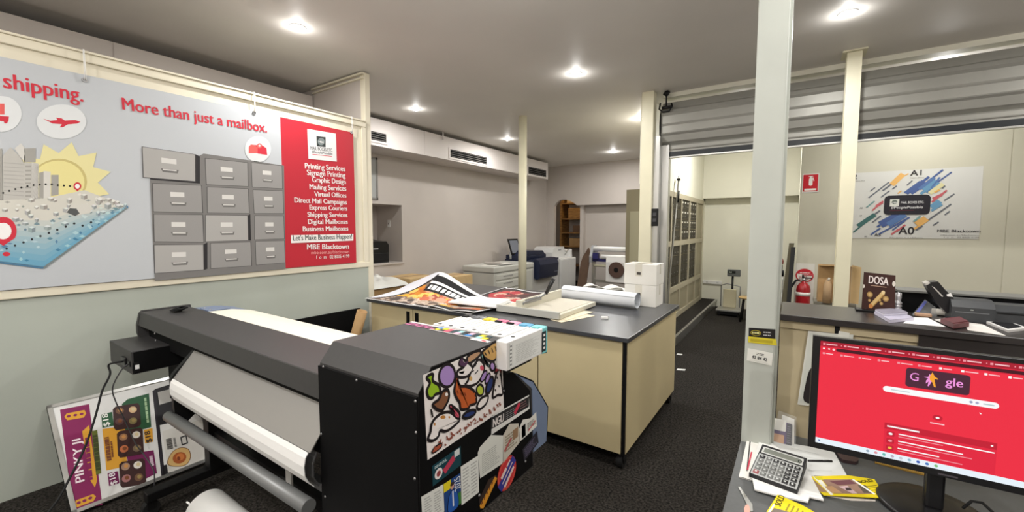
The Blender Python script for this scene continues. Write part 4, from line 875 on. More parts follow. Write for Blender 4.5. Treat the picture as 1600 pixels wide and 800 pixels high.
for k in range(4):
    c = Vector((-3.33+.012*k, 1.0+.006*k, bzt+.011)); m.tube([c+Vector((.035*math.cos(a), .03*math.sin(a), .006*k+.004*math.sin(3*a))) for a in [2*math.pi*i/16 for i in range(17)]], .0045, seg=6)
m.box(-3.35, -3.29, .985, 1.02, bzt+.004, bzt+.022, bev=.004)
solo(m, 'coiled_lead', M['rubber'], 'small coiled black lead lying on top of the printer at its left end', 'cable')

# black board and tube behind the printer
a = pix(575, 481, x=-3.74); m = MB(); m.box(-3.775, -3.755, 1.5, 2.70, 0, a.z+.01, bev=.003); solo(m, 'black_board', M['blkm'], 'black panel standing against the partition behind the printer', 'board')
a = pix(566, 486, y=2.45); base = Vector((-3.62, 2.35, .02))
m = MB(); m.pipe(base, a, .048, .04, M['kraft'], 24); solo(m, 'cardboard_tube', None, 'brown cardboard tube leaning at the left end of the island bench', 'tube')

# framed menu poster on the floor
FP = Vector((-3.262, .45, .02)); FT = Vector((-3.775, .47, .515))
U_ = Vector((0, .72, 0)); V_ = Vector((FT.x-FP.x, 0, FT.z-FP.z)); n_ = U_.cross(V_).normalized()
if n_.x < 0: n_ = -n_
p = Pan((FP.x, .46, FP.z), U_, V_, n_)
t = thing('framed_poster', 'silver-framed food menu poster lying sideways against the partition under the printer', 'poster', FP)
m = MB(); m.prism([p.P(0, 0, -.02), p.P(1, 0, -.02), p.P(1, 1, -.02), p.P(0, 1, -.02)], n_*.018, M['blkm']); spart(m, 'backing', None, t)
fw = .03
for (a0, a1, b0, b1) in ((0, 1, 0, fw), (0, 1, 1-fw, 1), (0, fw, 0, 1), (1-fw, 1, 0, 1)):
    m = MB(); m.prism([p.P(a0, b0, -.018), p.P(a1, b0, -.018), p.P(a1, b1, -.018), p.P(a0, b1, -.018)], n_*.026); spart(m, 'frame_rail', M['alu'], t)
m = MB(); m.rect(p, fw, fw, 1-fw, 1-fw, ink(214, 214, 212), .001)
def cv(x, y):
    """photo crop (60,440 scale .45) to poster uv"""
    w = pixp(60+x*.45, 440+y*.45, p.P(0, 0, .002), n_); d = w-p.o; return (d.dot(U_)/U_.length_squared, d.dot(V_)/V_.length_squared)
def cpol(pts, col, l): m.pp(p, [cv(*q_) for q_ in pts], col, l)
pur, grn_, gold = ink(128, 30, 84), ink(40, 84, 54), ink(214, 156, 50)
cpol([(75, 445), (176, 425), (222, 775), (120, 795)], pur, .002)
def ctext(s, a, b_, hpt, col, l=.004, bold=.02):
    A, B_, H_ = p.P(*cv(*a), l), p.P(*cv(*b_), l), p.P(*cv(*hpt), l); r_ = (B_-A); up = n_.cross(r_).normalized(); m.text(s, A, r_.normalized(), up, abs((H_-A).dot(up)), col, r_.length, 'L', bold)
ctext('PINKY JI', (160, 692), (146, 545), (128, 690), ink(240, 226, 232))
for pts in ([(90, 470), (98, 458), (160, 446), (166, 458), (158, 472), (100, 482)], [(122, 775), (130, 760), (190, 738), (200, 746), (192, 762), (134, 784)]): cpol(pts, gold, .003)
for x, y in ((105, 468), (128, 464), (150, 460), (140, 768), (160, 761), (180, 752)): m.ell(p, *cv(x, y), .012, .012, pur, .004, 10)
cpol([(152, 520), (158, 515), (176, 498), (204, 690), (196, 715), (180, 690)], gold, .003); cpol([(185, 520), (204, 515), (218, 665), (200, 672)], ink(96, 104, 40), .0035)
BARS_A = 1
cpol([(290, 425), (310, 408), (384, 388), (392, 505), (300, 530)], grn_, .002); cpol([(222, 512), (300, 500), (308, 640), (236, 656)], gold, .0022); cpol([(306, 600), (400, 585), (412, 665), (325, 708)], ink(110, 28, 80), .0021); cpol([(240, 665), (275, 658), (282, 700), (245, 710)], ink(110, 28, 80), .0022); cpol([(218, 462), (256, 452), (262, 500), (222, 508)], grn_, .0022); cpol([(366, 515), (396, 508), (398, 556), (370, 562)], gold, .0021)
def cbars(a, b_, h, col, l=.0045, seed=1):
    R_ = random.Random(seed); t_ = 0
    while t_ < 1:
        w = min(R_.uniform(.06, .2), 1-t_); A, B_ = lerp(a, b_, t_), lerp(a, b_, t_+w*.85); m.line(p, cv(*A), cv(*B_), h, col, l); t_ += w
def tray(x0, y0, x1, y1, cs):
    cpol([(x0, y0+14), (x0+10, y0+4), (x1-8, y0-8), (x1, y0), (x1+4, y1-10), (x1-6, y1), (x0+12, y1+12), (x0+4, y1+4)], ink(58, 34, 32), .0034)
    for i_, (fx, fy, cc) in enumerate(cs):
        x, y = x0+(x1-x0)*fx, y0+(y1-y0)*fy; u, v = cv(x, y); m.ell(p, u, v, .028, .034, cc, .004, 14); m.ell(p, u+.004, v+.003, .014, .018, ink(*[min(255, int(c_*1.0)) for c_ in ((196, 140, 80), (206, 190, 150), (120, 70, 40), (150, 130, 80))[i_]]), .0045, 10)
tray(258, 430, 352, 505, [(.26, .25, ink(110, 80, 60)), (.74, .2, ink(204, 170, 130)), (.25, .75, ink(90, 60, 60)), (.75, .72, ink(120, 110, 70))])
tray(272, 515, 362, 600, [(.25, .3, ink(150, 110, 80)), (.75, .2, ink(214, 206, 196)), (.28, .78, ink(190, 110, 70)), (.78, .75, ink(120, 100, 80))])
tray(280, 622, 370, 704, [(.25, .25, ink(160, 130, 110)), (.72, .18, ink(222, 216, 206)), (.28, .75, ink(160, 110, 110)), (.76, .7, ink(110, 80, 60))])
ctext('$18', (247, 500), (240, 458), (226, 500), ink(236, 236, 230)); ctext('$18', (394, 556), (386, 518), (374, 556), ink(50, 40, 40)); ctext('$18', (272, 702), (264, 662), (250, 702), ink(236, 230, 234))
cbars((181, 690), (168, 540), .018, pur); cbars((208, 655), (196, 532), .02, ink(60, 66, 30)); cbars((246, 622), (236, 540), .02, ink(120, 70, 40), seed=3); cbars((258, 610), (252, 555), .008, ink(120, 70, 40), seed=4); cbars((380, 490), (370, 402), .012, ink(160, 190, 150), seed=5); cbars((396, 640), (390, 605), .016, ink(214, 190, 205), seed=6)
cpol([(396, 380), (408, 372), (440, 680), (428, 686)], ink(36, 32, 40), .002); cpol([(408, 372), (480, 350), (490, 400), (500, 480), (416, 500)], ink(28, 26, 30), .0022); cpol([(414, 384), (470, 370), (474, 412), (420, 428)], ink(186, 184, 180), .0026); cpol([(436, 680), (430, 640), (520, 610), (522, 640)], ink(28, 26, 30), .002)
cpol([(430, 520), (590, 470), (606, 620), (450, 664)], ink(206, 204, 198), .0024)
cbars((458, 582), (452, 545), .03, ink(90, 88, 86), .004, 7); cbars((477, 575), (471, 542), .012, ink(120, 118, 116), .004, 8); cpol([(492, 540), (514, 532), (520, 562), (498, 570)], ink(40, 40, 42), .003); cpol([(497, 543), (511, 538), (515, 559), (501, 564)], ink(206, 204, 198), .0035)
u, v = cv(490, 612); m.blob(p, [cv(*q_) for q_ in [(448, 632), (462, 596), (490, 578), (520, 582), (528, 610), (512, 636), (476, 642)]], .004, ink(206, 170, 110), ink(120, 84, 50), .003); m.ell(p, u, v, .05, .055, ink(160, 84, 40), .004, 18); m.ell(p, u+.006, v+.005, .03, .034, ink(196, 116, 60), .0045, 14); m.ell(p, u-.008, v-.004, .012, .02, ink(120, 56, 30), .005, 10)
spart(m, 'printed_sheet', None, t)
# ------------------------------------------------------------------ island bench
IX0, IX1, IY0, IY1, IZ = -3.52, -.857, 2.60, 4.02, .91
t = thing('island_bench', 'big beige mobile work bench with a dark slate top in the middle of the shop', 'work bench', (-2.2, 3.3, 0))
m = MB(); m.box(IX0, IX1, IY0, IY1, IZ-.032, IZ, bev=.004); spart(m, 'worktop', M['slate'], t)
bx0, bx1, by0, by1, bz = IX0+.03, IX1-.025, IY0+.03, IY1-.03, .105
m = MB(); m.box(bx0+.02, bx1-.005, by0+.02, by1-.005, bz, IZ-.033).box(bx1-.02, bx1, by0+.004, by0+.03, bz-.005, IZ-.033).box(bx0+.05, bx1-.05, by0+.09, by1-.05, .085, bz); spart(m, 'carcass', M['blk'], t)
m = MB(); m.box(bx1-.004, bx1+.004, by0+.02, by1, bz+.005, IZ-.034); spart(m, 'side_panel', M['beige'], t)
gx = [pix(645, 490, y=by0).x, pix(840, 600, y=by0).x]
edges = [bx0, gx[0], gx[1], bx1-.02]
for k in range(3):
    m = MB(); m.box(edges[k]+.005, edges[k+1]-.005, by0, by0+.018, bz+.005, IZ-.036, bev=.002); d = spart(m, 'door', M['beige'], t)
    hx = (edges[k+1]-.075, edges[k]+.03, edges[k]+.03)[k]
    hx = (gx[0]-.085, gx[0]+.03, gx[1]+.03)[k]
    m = MB(); m.box(hx, hx+.045, by0-.004, by0+.001, IZ-.21, IZ-.07, M['blk'], bev=.002).box(hx+.006, hx+.039, by0-.006, by0-.003, IZ-.20, IZ-.08, M['blkm']); spart(m, 'handle', None, d)
for x in (bx0+.08, bx1-.035):
    for y in (by0+.035, by1-.06):
        m = MB(); m.cyl((x-.022, y+.01, .045), (x+.022, y+.01, .045), .045, m=M['rubber'], seg=18).box(x-.03, x+.03, y-.02, y+.03, .05, .075, M['blk'], bev=.004).cyl((x, y, .07), (x, y, .1), .018, m=M['blk'], seg=10).prism([(x-.028, y-.03, .09), (x-.028, y+.035, .09), (x-.028, y+.02, .03), (x-.028, y, .03)], (.004, 0, 0), M['blk']).prism([(x+.024, y-.03, .09), (x+.024, y+.035, .09), (x+.024, y+.02, .03), (x+.024, y, .03)], (.004, 0, 0), M['blk']); spart(m, 'castor', None, t)

# printed posters heaped on the left of the bench
def foodmat(bg, palette, seed):
    R = random.Random(seed); spots = [(R.uniform(.2, .85), R.uniform(.2, .75), R.uniform(.05, .16), R.choice(palette)) for _ in range(26)]
    def f(u, v):
        if u < .025 or u > .975 or v < .03 or v > .97: return WHITE
        if u < .055 or u > .945 or v < .10 or v > .91: return BLACK
        c = bg
        for x, y, r, cc in spots:
            if (u-x)**2+(v-y)**2 < r*r: c = cc
        return c
    return f
pal1 = [ink(222, 150, 60), ink(232, 180, 80), ink(206, 120, 70), ink(232, 206, 180), ink(180, 96, 64), ink(226, 214, 200), ink(120, 78, 50)]
RS = random.Random(12)
spots = [(RS.gauss(.47, .10), RS.gauss(.45, .12), RS.uniform(.012, .045), RS.choice([ink(232, 178, 60), ink(240, 204, 110), ink(214, 140, 50), ink(196, 110, 50)])) for _ in range(90)]
spots += [(RS.gauss(.60, .07), RS.gauss(.38, .12), RS.uniform(.012, .04), RS.choice([ink(206, 110, 80), ink(224, 160, 130), ink(170, 80, 60), ink(230, 200, 180)])) for _ in range(60)]
spots += [(RS.uniform(.1, .95), RS.uniform(.06, .28), RS.uniform(.012, .05), RS.choice([ink(150, 126, 104), ink(190, 170, 150), ink(110, 92, 80), ink(206, 190, 176), ink(84, 74, 70)])) for _ in range(110)]
RP = [(-3.56, .02), (-3.44, .09), (-2.97, .262), (-2.86, .245), (-2.72, .185), (-2.59, .125), (-2.4, .055), (-2.2, .015), (-2.0, .0)]
def ridge(x):
    for (a, ha), (c, hc) in zip(RP, RP[1:]):
        if x <= c: 
            f = max(0, (x-a)/(c-a)); return ha+(hc-ha)*f
    return 0
def s1(u, v):
    x = -3.52+1.36*u; w = v*1.5; y = 2.582+.48*w
    rr = .25*ridge(x-.05)+.5*ridge(x)+.25*ridge(x+.05)
    lift = rr*(w**1.7 if w < 1 else max(0, 1-(w-1)/.5)**1.3)
    return (x, y, IZ+.004+lift)
def s1m(u, v):
    w = v*1.5
    if w < .03 or u < .01 or u > .985: return WHITE
    if w > 1: return WHITE
    if u < .42 and w > .10+.86*(u/.42)**1.2: return ink(228, 230, 238)
    if u < .42 and w > .03+.84*(u/.42)**1.2: return BLACK
    if w > .93: return WHITE
    if u >= .40:
        if w > .80: return BLACK
        if w > .755: return WHITE
        if w > .56:
            if .60 < w < .72 and .42 < u < .86: return WHITE if int(u*90) % 4 else BLACK
            return BLACK
    if w < .06: return BLACK
    c = ink(128, 112, 100)
    for x, y, r, cc in spots:
        if (u-x)**2+((w-y)*.55)**2 < r*r: c = cc
    return c
m = MB(); m.grid(s1, 130, 84, s1m)
t = thing('food_poster', 'large glossy food poster humped into a ridge at the left end of the bench', 'poster', (-2.9, 3.1, IZ))
spart(m, 'printed_sheet', None, t)
m = MB(); m.grid(lambda u, v: tuple(a-b for a, b in zip(s1(u, v), (0, 0, .0015))), 60, 40, WHITE); spart(m, 'white_back', None, t)
pal2 = [ink(170, 40, 50), ink(190, 60, 60), ink(110, 40, 40), ink(220, 200, 190), ink(70, 40, 36), ink(206, 170, 150)]
fm2 = foodmat(ink(70, 44, 44), pal2, 9)
def s2(u, v): return (-2.62+.53*u-.10*v, 3.12+.76*v, IZ+.006+.016*math.sin(3*u+1)**2*(v)+.01*(u < .05))
m = MB(); m.grid(s2, 40, 30, fm2); m.grid(lambda u, v: tuple(a-b for a, b in zip(s2(u, v), (0, 0, .0015))), 40, 30, WHITE)
solo(m, 'food_poster', None, 'dark red glossy food poster lying flat between the humped poster and the paper guillotine', 'poster')
fm3 = foodmat(ink(150, 126, 104), pal1, 21)
def s3(u, v): return (-2.86+.74*u+.03*v, 2.582+.46*v-.0*u, IZ+.009+.018*abs(math.sin(5*u+v))*(1-v)*(u > .3)+.03*max(0, u-.7)*v)
def s3m(u, v):
    if v < .05 or u < .02 or u > .98: return WHITE
    if v < .22: return BLACK
    return fm3(u, v)
m = MB(); m.grid(s3, 40, 24, s3m); m.grid(lambda u, v: tuple(a-b for a, b in zip(s3(u, v), (0, 0, .0015))), 40, 24, WHITE)
solo(m, 'food_poster', None, 'pale brown poster with a black foot band along the front edge of the bench', 'poster')
def sheetmb(cx, cy, z, w, h, rot, m_, curl=0, th=.0012, X=None):
    c, s = math.cos(rot), math.sin(rot); q_ = MB()
    def f(u, v, o=0):
        x, y = (u-.5)*w, (v-.5)*h; return (cx+x*c-y*s, cy+x*s+y*c, z+o+curl*(u-.5)**2*4*(.3+v))
    q_.grid(lambda u, v: f(u, v, th), 10, 6, m_); q_.grid(lambda u, v: f(1-u, v), 10, 6, m_)
    n = 10
    return q_
for k, (cx, cy, w, h, r_, lab) in enumerate(((-2.30, 2.88, .50, .26, .1, 'lower white card sheet under the top card beside the paper guillotine'), (-2.26, 2.90, .40, .22, .16, 'top white card sheet of the pile beside the paper guillotine'))):
    m = MB(); X = Matrix.Translation((cx, cy, IZ+.048+k*.014)) @ Matrix.Rotation(r_, 4, 'Z') @ Matrix.Rotation(.03, 4, 'X'); m.box(-w/2, w/2, -h/2, h/2, -.006, .006, WHITE, X=X); solo(m, 'card_sheet', None, lab, 'paper', 'white card sheets on the bench')

# guillotine
t = thing('paper_guillotine', 'large cream paper guillotine with a raised black-handled arm on the bench', 'paper cutter', (-1.8, 3.2, IZ))
GX0, GX1, GY0, GY1 = -2.05, -1.46, 2.80, 3.50; GS = Matrix.Translation((0, 0, 0))
gc = mat('guillotine_cream', (214, 210, 192), .45); gtop = mat('guillotine_board', (206, 200, 184), .5)
m = MB(); m.box(GX0, GX1, GY0, GY1, IZ+.008, IZ+.045, gc, bev=.004).box(GX0+.03, GX1-.03, GY0+.05, GY1-.02, IZ+.045, IZ+.049, gtop); spart(m, 'base_board', None, t)
m = MB()
for x in (GX0+.04, GX1-.04):
    for y in (GY0+.04, GY1-.04): m.cyl((x, y, IZ+.0005), (x, y, IZ+.009), .015, m=M['rubber'], seg=10)
spart(m, 'feet', M['rubber'], t)
m = MB(); m.box(GX0, GX1, GY0-.012, GY0+.012, IZ+.01, IZ+.066, bev=.003); spart(m, 'front_fence', mat('guillotine_rail', (196, 196, 188), .4, .2), t)
m = MB(); m.box(-1.835, -1.81, GY0+.03, GY1+.01, IZ+.045, IZ+.125, bev=.003); spart(m, 'safety_guard', gc, t)
m = MB(); m.box(-1.86, -1.80, GY0-.0, GY0+.05, IZ+.05, IZ+.12, gc, bev=.004).cyl((-1.865, GY0+.02, IZ+.095), (-1.795, GY0+.02, IZ+.095), .012, m=M['steel'], seg=12); spart(m, 'hinge_block', None, t)
a = pix(858, 458, x=-1.78); h0, h1 = pix(853, 459, x=-1.78), pix(865, 435, x=-1.72)
m = MB(); m.tube([(-1.80, GY0+.02, IZ+.10), (-1.80, 3.1, IZ+.115), (-1.79, h0.y-.04, IZ+.12), h0+(h1-h0)*.05], .008, M['steel'], 8).box(-1.806, -1.80, GY0+.05, h0.y-.04, IZ+.085, IZ+.12, M['steel']); spart(m, 'blade_arm', None, t)
m = MB(); m.cyl(h0, h1, .015, .019, seg=12); spart(m, 'handle', M['plastic_blk'], t)
# rolled paper
a, c = Vector((-1.86, 3.67, IZ+.074)), Vector((-1.115, 3.60, IZ+.072))
d = (c-a).normalized(); e = d.cross(Vector((0, 0, 1))).normalized(); g = Vector((0, 0, 1))
m = MB(); N = 44
prof = [(.070-.0006*k*.25, .2+2*math.pi*1.45*k/N) for k in range(N+1)]
def rl(u, v):
    k = v*N; r_ = .071-.010*v; an = .6+2*math.pi*1.5*v; w = .006*math.sin(3*u*3.14)*(1-v)
    return a+d*((c-a).length*u)+e*(math.cos(an)*(r_+w))+g*(math.sin(an)*r_)
rp = mat('poster_paper', (226, 230, 234), .5)
m.grid(rl, 14, 60, rp); m.grid(lambda u, v: rl(1-u, v)-(e*math.cos(.6+2*math.pi*1.5*v)+g*math.sin(.6+2*math.pi*1.5*v))*.0012, 14, 60, rp)
solo(m, 'paper_roll', None, 'loosely rolled sheet of white poster paper lying on the bench before the white cartons', 'paper roll')
# white cartons
def carton(x0, x1, y0, y1, z0, z1, lab, extra=None, group='white cartons on the bench'):
    t = thing('white_carton', lab, 'carton', ((x0+x1)/2, (y0+y1)/2, z0), 0, group)
    wc_ = mat('carton_white', (232, 230, 222), .6, noise=.02, nscale=6)
    m = MB(); m.box(x0, x1, y0, y1, z0+.0005, z1, bev=.003); spart(m, 'body', wc_, t)
    m = MB(); xm = x0+(x1-x0)*.46; m.box(xm-.03, xm+.03, y0-.0008, y0+.001, z1-min(.11, .6*(z1-z0)), z1).box(xm-.03, xm+.03, y0, y1, z1, z1+.0008); m.box(x1-.001, x1+.0008, (y0+y1)/2-.02, (y0+y1)/2+.02, z1-min(.09, .6*(z1-z0)), z1); spart(m, 'tape', mat('clear_tape', (220, 216, 202), .25), t)
    m = MB(); m.box(xm-.018, xm+.018, y0-.0015, y0-.0008, z0+(z1-z0)*.48, z0+(z1-z0)*.62, ink(70, 66, 60)); spart(m, 'label_print', None, t)
    m = MB(); m.box(x0+.004, x1-.004, y0+.12, y0+.123, z1+.0001, z1+.0014, ink(170, 166, 156)); spart(m, 'lid_seam', None, t)
    return t
cx0, cx1, cy0, cy1 = -1.285, -1.0, 3.75, 3.995
zb_ = IZ; zm = pix(1024, 447, y=3.75).z
carton(cx0, cx1, cy0, cy1, zb_, zm, 'plain white carton at the bottom of the stack of two on the bench')
zt_ = pix(1024, 414, y=3.75).z
t_ = carton(cx0-.005, cx1+.002, cy0-.003, cy1+.0, zm+.001, zt_, 'plain white carton on top of the stack of two on the bench')
m = MB(); X = Matrix.Translation(((cx0+cx1)/2-.03, cy0+.11, zt_+.004)) @ Matrix.Rotation(.1, 4, 'Z'); m.box(-.09, .10, -.05, .05, 0, .002, ink(222, 214, 200), X=X); solo(m, 'packing_slip', None, 'thin pale slip lying on the top white carton', 'paper')
carton(-1.66, -1.35, 3.76, 3.99, IZ+.0005, IZ+.10, 'low white carton left of the stack of two, behind the rolled paper')
m = MB()
def bagf(u, v): return (-1.73+.40*u, 3.80+.18*v, IZ+.115+.02*math.sin(5*u+2*v)**2+.012*math.sin(11*u*v+1))
m.grid(bagf, 18, 10, mat('plastic_bag', (232, 232, 226), .3)); solo(m, 'plastic_bag', None, 'crumpled white plastic bag on the low white carton', 'bag')
# small things on the top
m = MB(); a = pix(945, 498, z=IZ); X = Matrix.Translation((a.x, a.y, IZ+.0005)) @ Matrix.Rotation(.2, 4, 'Z'); m.box(-.028, .028, -.015, .015, 0, .02, M['white2'], .004, X).box(-.02, -.006, -.05, -.015, 0, .004, M['clear'], 0, X).box(.008, .022, -.05, -.015, 0, .004, M['clear'], 0, X).cyl(X @ Vector((-.028, 0, .02)), X @ Vector((.028, 0, .02)), .005, m=M['steel'], seg=8)
solo(m, 'bulldog_clip', None, 'small white and clear clip alone on the slate bench top', 'clip')
for k, (p0, p1, p2, z_, lab) in enumerate((((873, 503), (925, 493), (905, 510), .001, 'lower cream envelope under the right corner of the guillotine'), ((880, 500), (922, 487), (893, 505), .004, 'upper cream envelope under the right corner of the guillotine'))):
    a, c, e_ = pix(*p0, z=IZ+z_), pix(*p1, z=IZ+z_), pix(*p2, z=IZ+z_)
    dd = (c-a); nn = Vector((dd.y, -dd.x, 0)).normalized()*.1; m = MB(); m.prism([a-nn*1.0, a, c, c-nn*1.0] if False else [a+nn*.3, a-nn*.9, c-nn*.9, c+nn*.3], (0, 0, .0025)); solo(m, 'envelope', mat('envelope_cream', (226, 216, 190), .6), lab, 'envelope', 'envelopes on the bench')
# strips on the carpet
for (x0, x1, y, lab) in ((1057, 1070, 577, 'nearer small white strip lying on the carpet beside the bench'), (1057, 1065, 553, 'farther small white strip lying on the carpet beside the bench')):
    a, c = pix(x0, y, z=.01), pix(x1, y+1, z=.01); m = MB(); dd = (c-a).normalized(); m.prism([a, c, c+Vector((0, .05, 0)), a+Vector((0, .05, 0))], (0, 0, .004)); 
    for v in m.bm.verts: v.co.z -= .0095
    solo(m, 'paper_strip', M['white'], lab, 'paper', 'scraps on the carpet')

# ------------------------------------------------------------------ background left: recess, cartons, copiers
a = pix(590, 371, x=-5.95); 
t = thing('desktop_printer', 'small black printer standing in the wall recess', 'printer', (-5.93, 4.42, 1.02))
m = MB(); m.prism([(-6.15, y, z) for y, z in [(4.12, 1.0215), (4.72, 1.0215), (4.72, 1.32), (4.67, 1.38), (4.12, 1.38)]], (.40, 0, 0)); spart(m, 'body', M['plastic_blk'], t)
m = MB(); m.box(-5.749, -5.74, 4.15, 4.69, 1.06, 1.18, bev=.003); spart(m, 'paper_tray', ink(34, 34, 36, .3), t)
m = MB(); m.box(-5.7495, -5.745, 4.40, 4.50, 1.25, 1.27, ink(170, 170, 170)); spart(m, 'badge', None, t)
m = MB(); m.grid(lambda u, v: (-6.1+.32*v, 4.16+.46*u, 1.383+.06*math.sin(2.6*u+.3)*(1-.4*v)+.008*math.sin(9*u+4*v)), 14, 8, mat('cloth_white', (222, 216, 206), .8)); solo(m, 'paper_heap', None, 'heap of loose white paper on top of the small black printer', 'paper')
c = pix(619, 346, y=4.925); 
m = MB(); m.box(-6.02, -5.95, 4.921, 4.9295, 1.62, 1.75, M['white2'], bev=.003).box(-5.995, -5.975, 4.917, 4.921, 1.67, 1.70, ink(120, 110, 104)); solo(m, 'light_switch', None, 'white light switch on the inner side of the wall recess', 'light switch')
a, c = pix(580, 245, x=XW+.02), pix(591, 312, x=XW+.02)
t = thing('wall_frame', 'narrow grey picture frame on the wall above the recess', 'picture frame', (XW+.01, (4.0+c.y)/2, c.z))
m = MB(); m.box(XW+.001, XW+.012, 3.95, c.y-.03, c.z+.03, a.z-.03, ink(176, 178, 176)); spart(m, 'picture', None, t)
m = MB(); m.box(XW+.001, XW+.022, 3.92, c.y, c.z, c.z+.03).box(XW+.001, XW+.022, 3.92, c.y, a.z-.03, a.z).box(XW+.001, XW+.022, c.y-.03, c.y, c.z, a.z).box(XW+.001, XW+.022, 3.92, 3.95, c.z, a.z); spart(m, 'frame', ink(140, 138, 134), t)
def kbox(x0, x1, y0, y1, z1, lab, col='kraft', z0=0, g='brown cartons along the left wall'):
    t = thing('brown_carton', lab, 'carton', ((x0+x1)/2, (y0+y1)/2, z0), 0, g)
    m = MB(); m.box(x0, x1, y0, y1, z0, z1, bev=.004); spart(m, 'body', M[col], t)
    m = MB(); m.box((x0+x1)/2-.03, (x0+x1)/2+.03, y0-.001, y1, z1-.05, z1+.001); spart(m, 'tape', mat('brown_tape', (150, 112, 70), .4), t)
kbox(-5.55, -4.92, 3.75, 4.30, .73, 'tall brown carton below the wall recess, under a plastic bag')
kbox(-5.5, -4.9, 4.42, 5.0, .82, 'brown carton right of the bagged carton, below the recess', 'kraft2')
kbox(-5.2, -4.75, 5.30, 5.75, .78, 'ochre carton between the humped poster and the pale copier', 'kraft2')
RB = random.Random(8); bumps = [(RB.uniform(.1, .9), RB.uniform(.1, .9), RB.uniform(.06, .16), RB.uniform(-.03, .06)) for _ in range(30)]
def bag2(u, v):
    e = min(u, 1-u, v, 1-v)*2; z = .742+.13*min(1, e*1.6)**.6
    for x, y, r, h in bumps: z += h*math.exp(-((u-x)**2+(v-y)**2)/r**2)*min(1, e*2)
    return (-5.6+.72*v, 3.72+.66*u, max(.735, z))
m = MB(); m.grid(bag2, 30, 24, mat('plastic_bag', (232, 232, 226), .3), smooth=False); solo(m, 'plastic_bag', None, 'crumpled white plastic bags heaped on the brown carton below the wall recess', 'bag')

# pale multifunction unit nearest
cp = mat('copier_grey', (206, 206, 198), .45); cp2 = mat('copier_seam', (150, 150, 146), .5)
X0, X1 = -5.5, -4.72; y0, y1 = 6.35, 7.78
t = thing('copier_finisher', 'pale grey copier feeder unit with papers on its lid, behind the round white pole', 'copier', (-5.1, 7.0, 0))
m = MB(); m.box(X0, X1, y0, y1, .04, .73, bev=.01); bd = spart(m, 'body', cp, t)
m = MB(); m.box(X0-.01, X1+.012, y0-.01, y1+.01, .745, .86, bev=.02); spart(m, 'lid', cp, t)
m = MB(); m.box(X0+.005, X1-.004, y0+.005, y1-.004, .73, .746); spart(m, 'lid_gap', cp2, t)
for z0, z1 in ((.10, .38), (.42, .56), (.60, .70)):
    m = MB(); m.box(X1-.002, X1+.014, y0+.06, y1-.45, z0, z1, bev=.006); dr = spart(m, 'drawer', cp, t)
    m = MB(); m.box(X1+.013, X1+.018, y0+.30, y0+.62, z1-.05, z1-.03); spart(m, 'handle', cp2, dr)
m = MB(); m.box(X1-.002, X1+.012, y1-.40, y1-.03, .08, .70, bev=.006); spart(m, 'side_door', cp, t)
for k in range(4): m = MB(); xx, yy = (X0+.08, X1-.08)[k % 2], (y0+.1, y1-.1)[k//2]; m.cyl((xx, yy, 0), (xx, yy, .045), .03, seg=10); spart(m, 'foot', M['rubber'], t)
for k, (cx, cy, r_, cu, lab) in enumerate(((-5.0, 6.62, .3, .010, 'open white paper lying at the near end of the pale copier lid'), (-4.92, 6.98, -.2, .006, 'second white paper on the pale copier lid, nearest the pole'), (-5.15, 6.9, .8, .006, 'greyish paper at the back of the pale copier lid'))):
    q_ = sheetmb(cx, cy, .862+.013*k, .32, .45, r_, ink(226, 224, 216) if k < 2 else ink(186, 180, 172), cu, .0015); solo(q_, 'loose_paper', None, lab, 'paper', 'papers on the pale copier')
# colour print engine in navy
t = thing('production_printer', 'production printer with a navy front cover, scanner and tilted touch screen', 'copier', (-5.1, 8.4, 0))
m = MB(); m.box(-5.5, -4.74, 7.80, 9.02, .04, .86, bev=.01); spart(m, 'body', mat('printer_white', (222, 222, 220), .45), t)
m = MB(); m.prism([(x, 7.85, z) for x, z in [(-4.74, .50), (-4.66, .47), (-4.60, .50), (-4.58, .80), (-4.62, .90), (-4.70, .93), (-4.8, .93), (-4.8, .50)]], (0, .86, 0)); fc = spart(m, 'front_cover', M['navy'], t)
m = MB(); m.box(-4.579, -4.577, 8.5, 8.66, .60, .615, ink(120, 126, 140)); spart(m, 'maker_mark', None, fc)
m = MB(); m.box(-5.5, -4.72, 7.82, 8.98, .862, .90, bev=.01); spart(m, 'top_deck', M['navy'], t)
m = MB(); m.box(-5.48, -4.92, 7.82, 8.72, .90, 1.00, bev=.02); spart(m, 'scanner', M['navy'], t)
m = MB(); m.prism([(-5.42, y, z) for y, z in [(7.86, 1.0), (8.65, 1.0), (8.55, 1.08), (7.95, 1.09)]], (.5, 0, 0)); spart(m, 'document_feeder', M['navy'], t)
a, c = pix(792, 371, x=-4.86), pix(800, 398, x=-4.80)
m = MB(); nx = Vector((1, 0, .35)).normalized(); pp_ = Pan((-5.30, 7.79, 1.0), (.06, .30, 0), (-.05, -.10, .36)); m.prism([pp_.P(0, 0), pp_.P(1, 0), pp_.P(1, 1), pp_.P(0, 1)], pp_.n*.03, M['plastic_blk']); sc = spart(m, 'touch_screen', None, t)
m = MB(); q0 = 1 if pp_.n.x > 0 else -1; m.rect(pp_, .08, .1, .92, .9, ink(130, 134, 144, .2), .031); spart(m, 'display', None, sc)
m = MB(); m.tube([(-5.34, 7.83, .90), (-5.34, 7.82, 1.0), (-5.33, 7.85, 1.12)], .03, seg=10); spart(m, 'screen_arm', mat('arm_grey', (170, 172, 172), .4), t)
for k in range(4): m = MB(); xx, yy = (-5.42, -4.82)[k % 2], (7.9, 8.92)[k//2]; m.cyl((xx, yy, 0), (xx, yy, .045), .03, seg=10); spart(m, 'foot', M['rubber'], t)
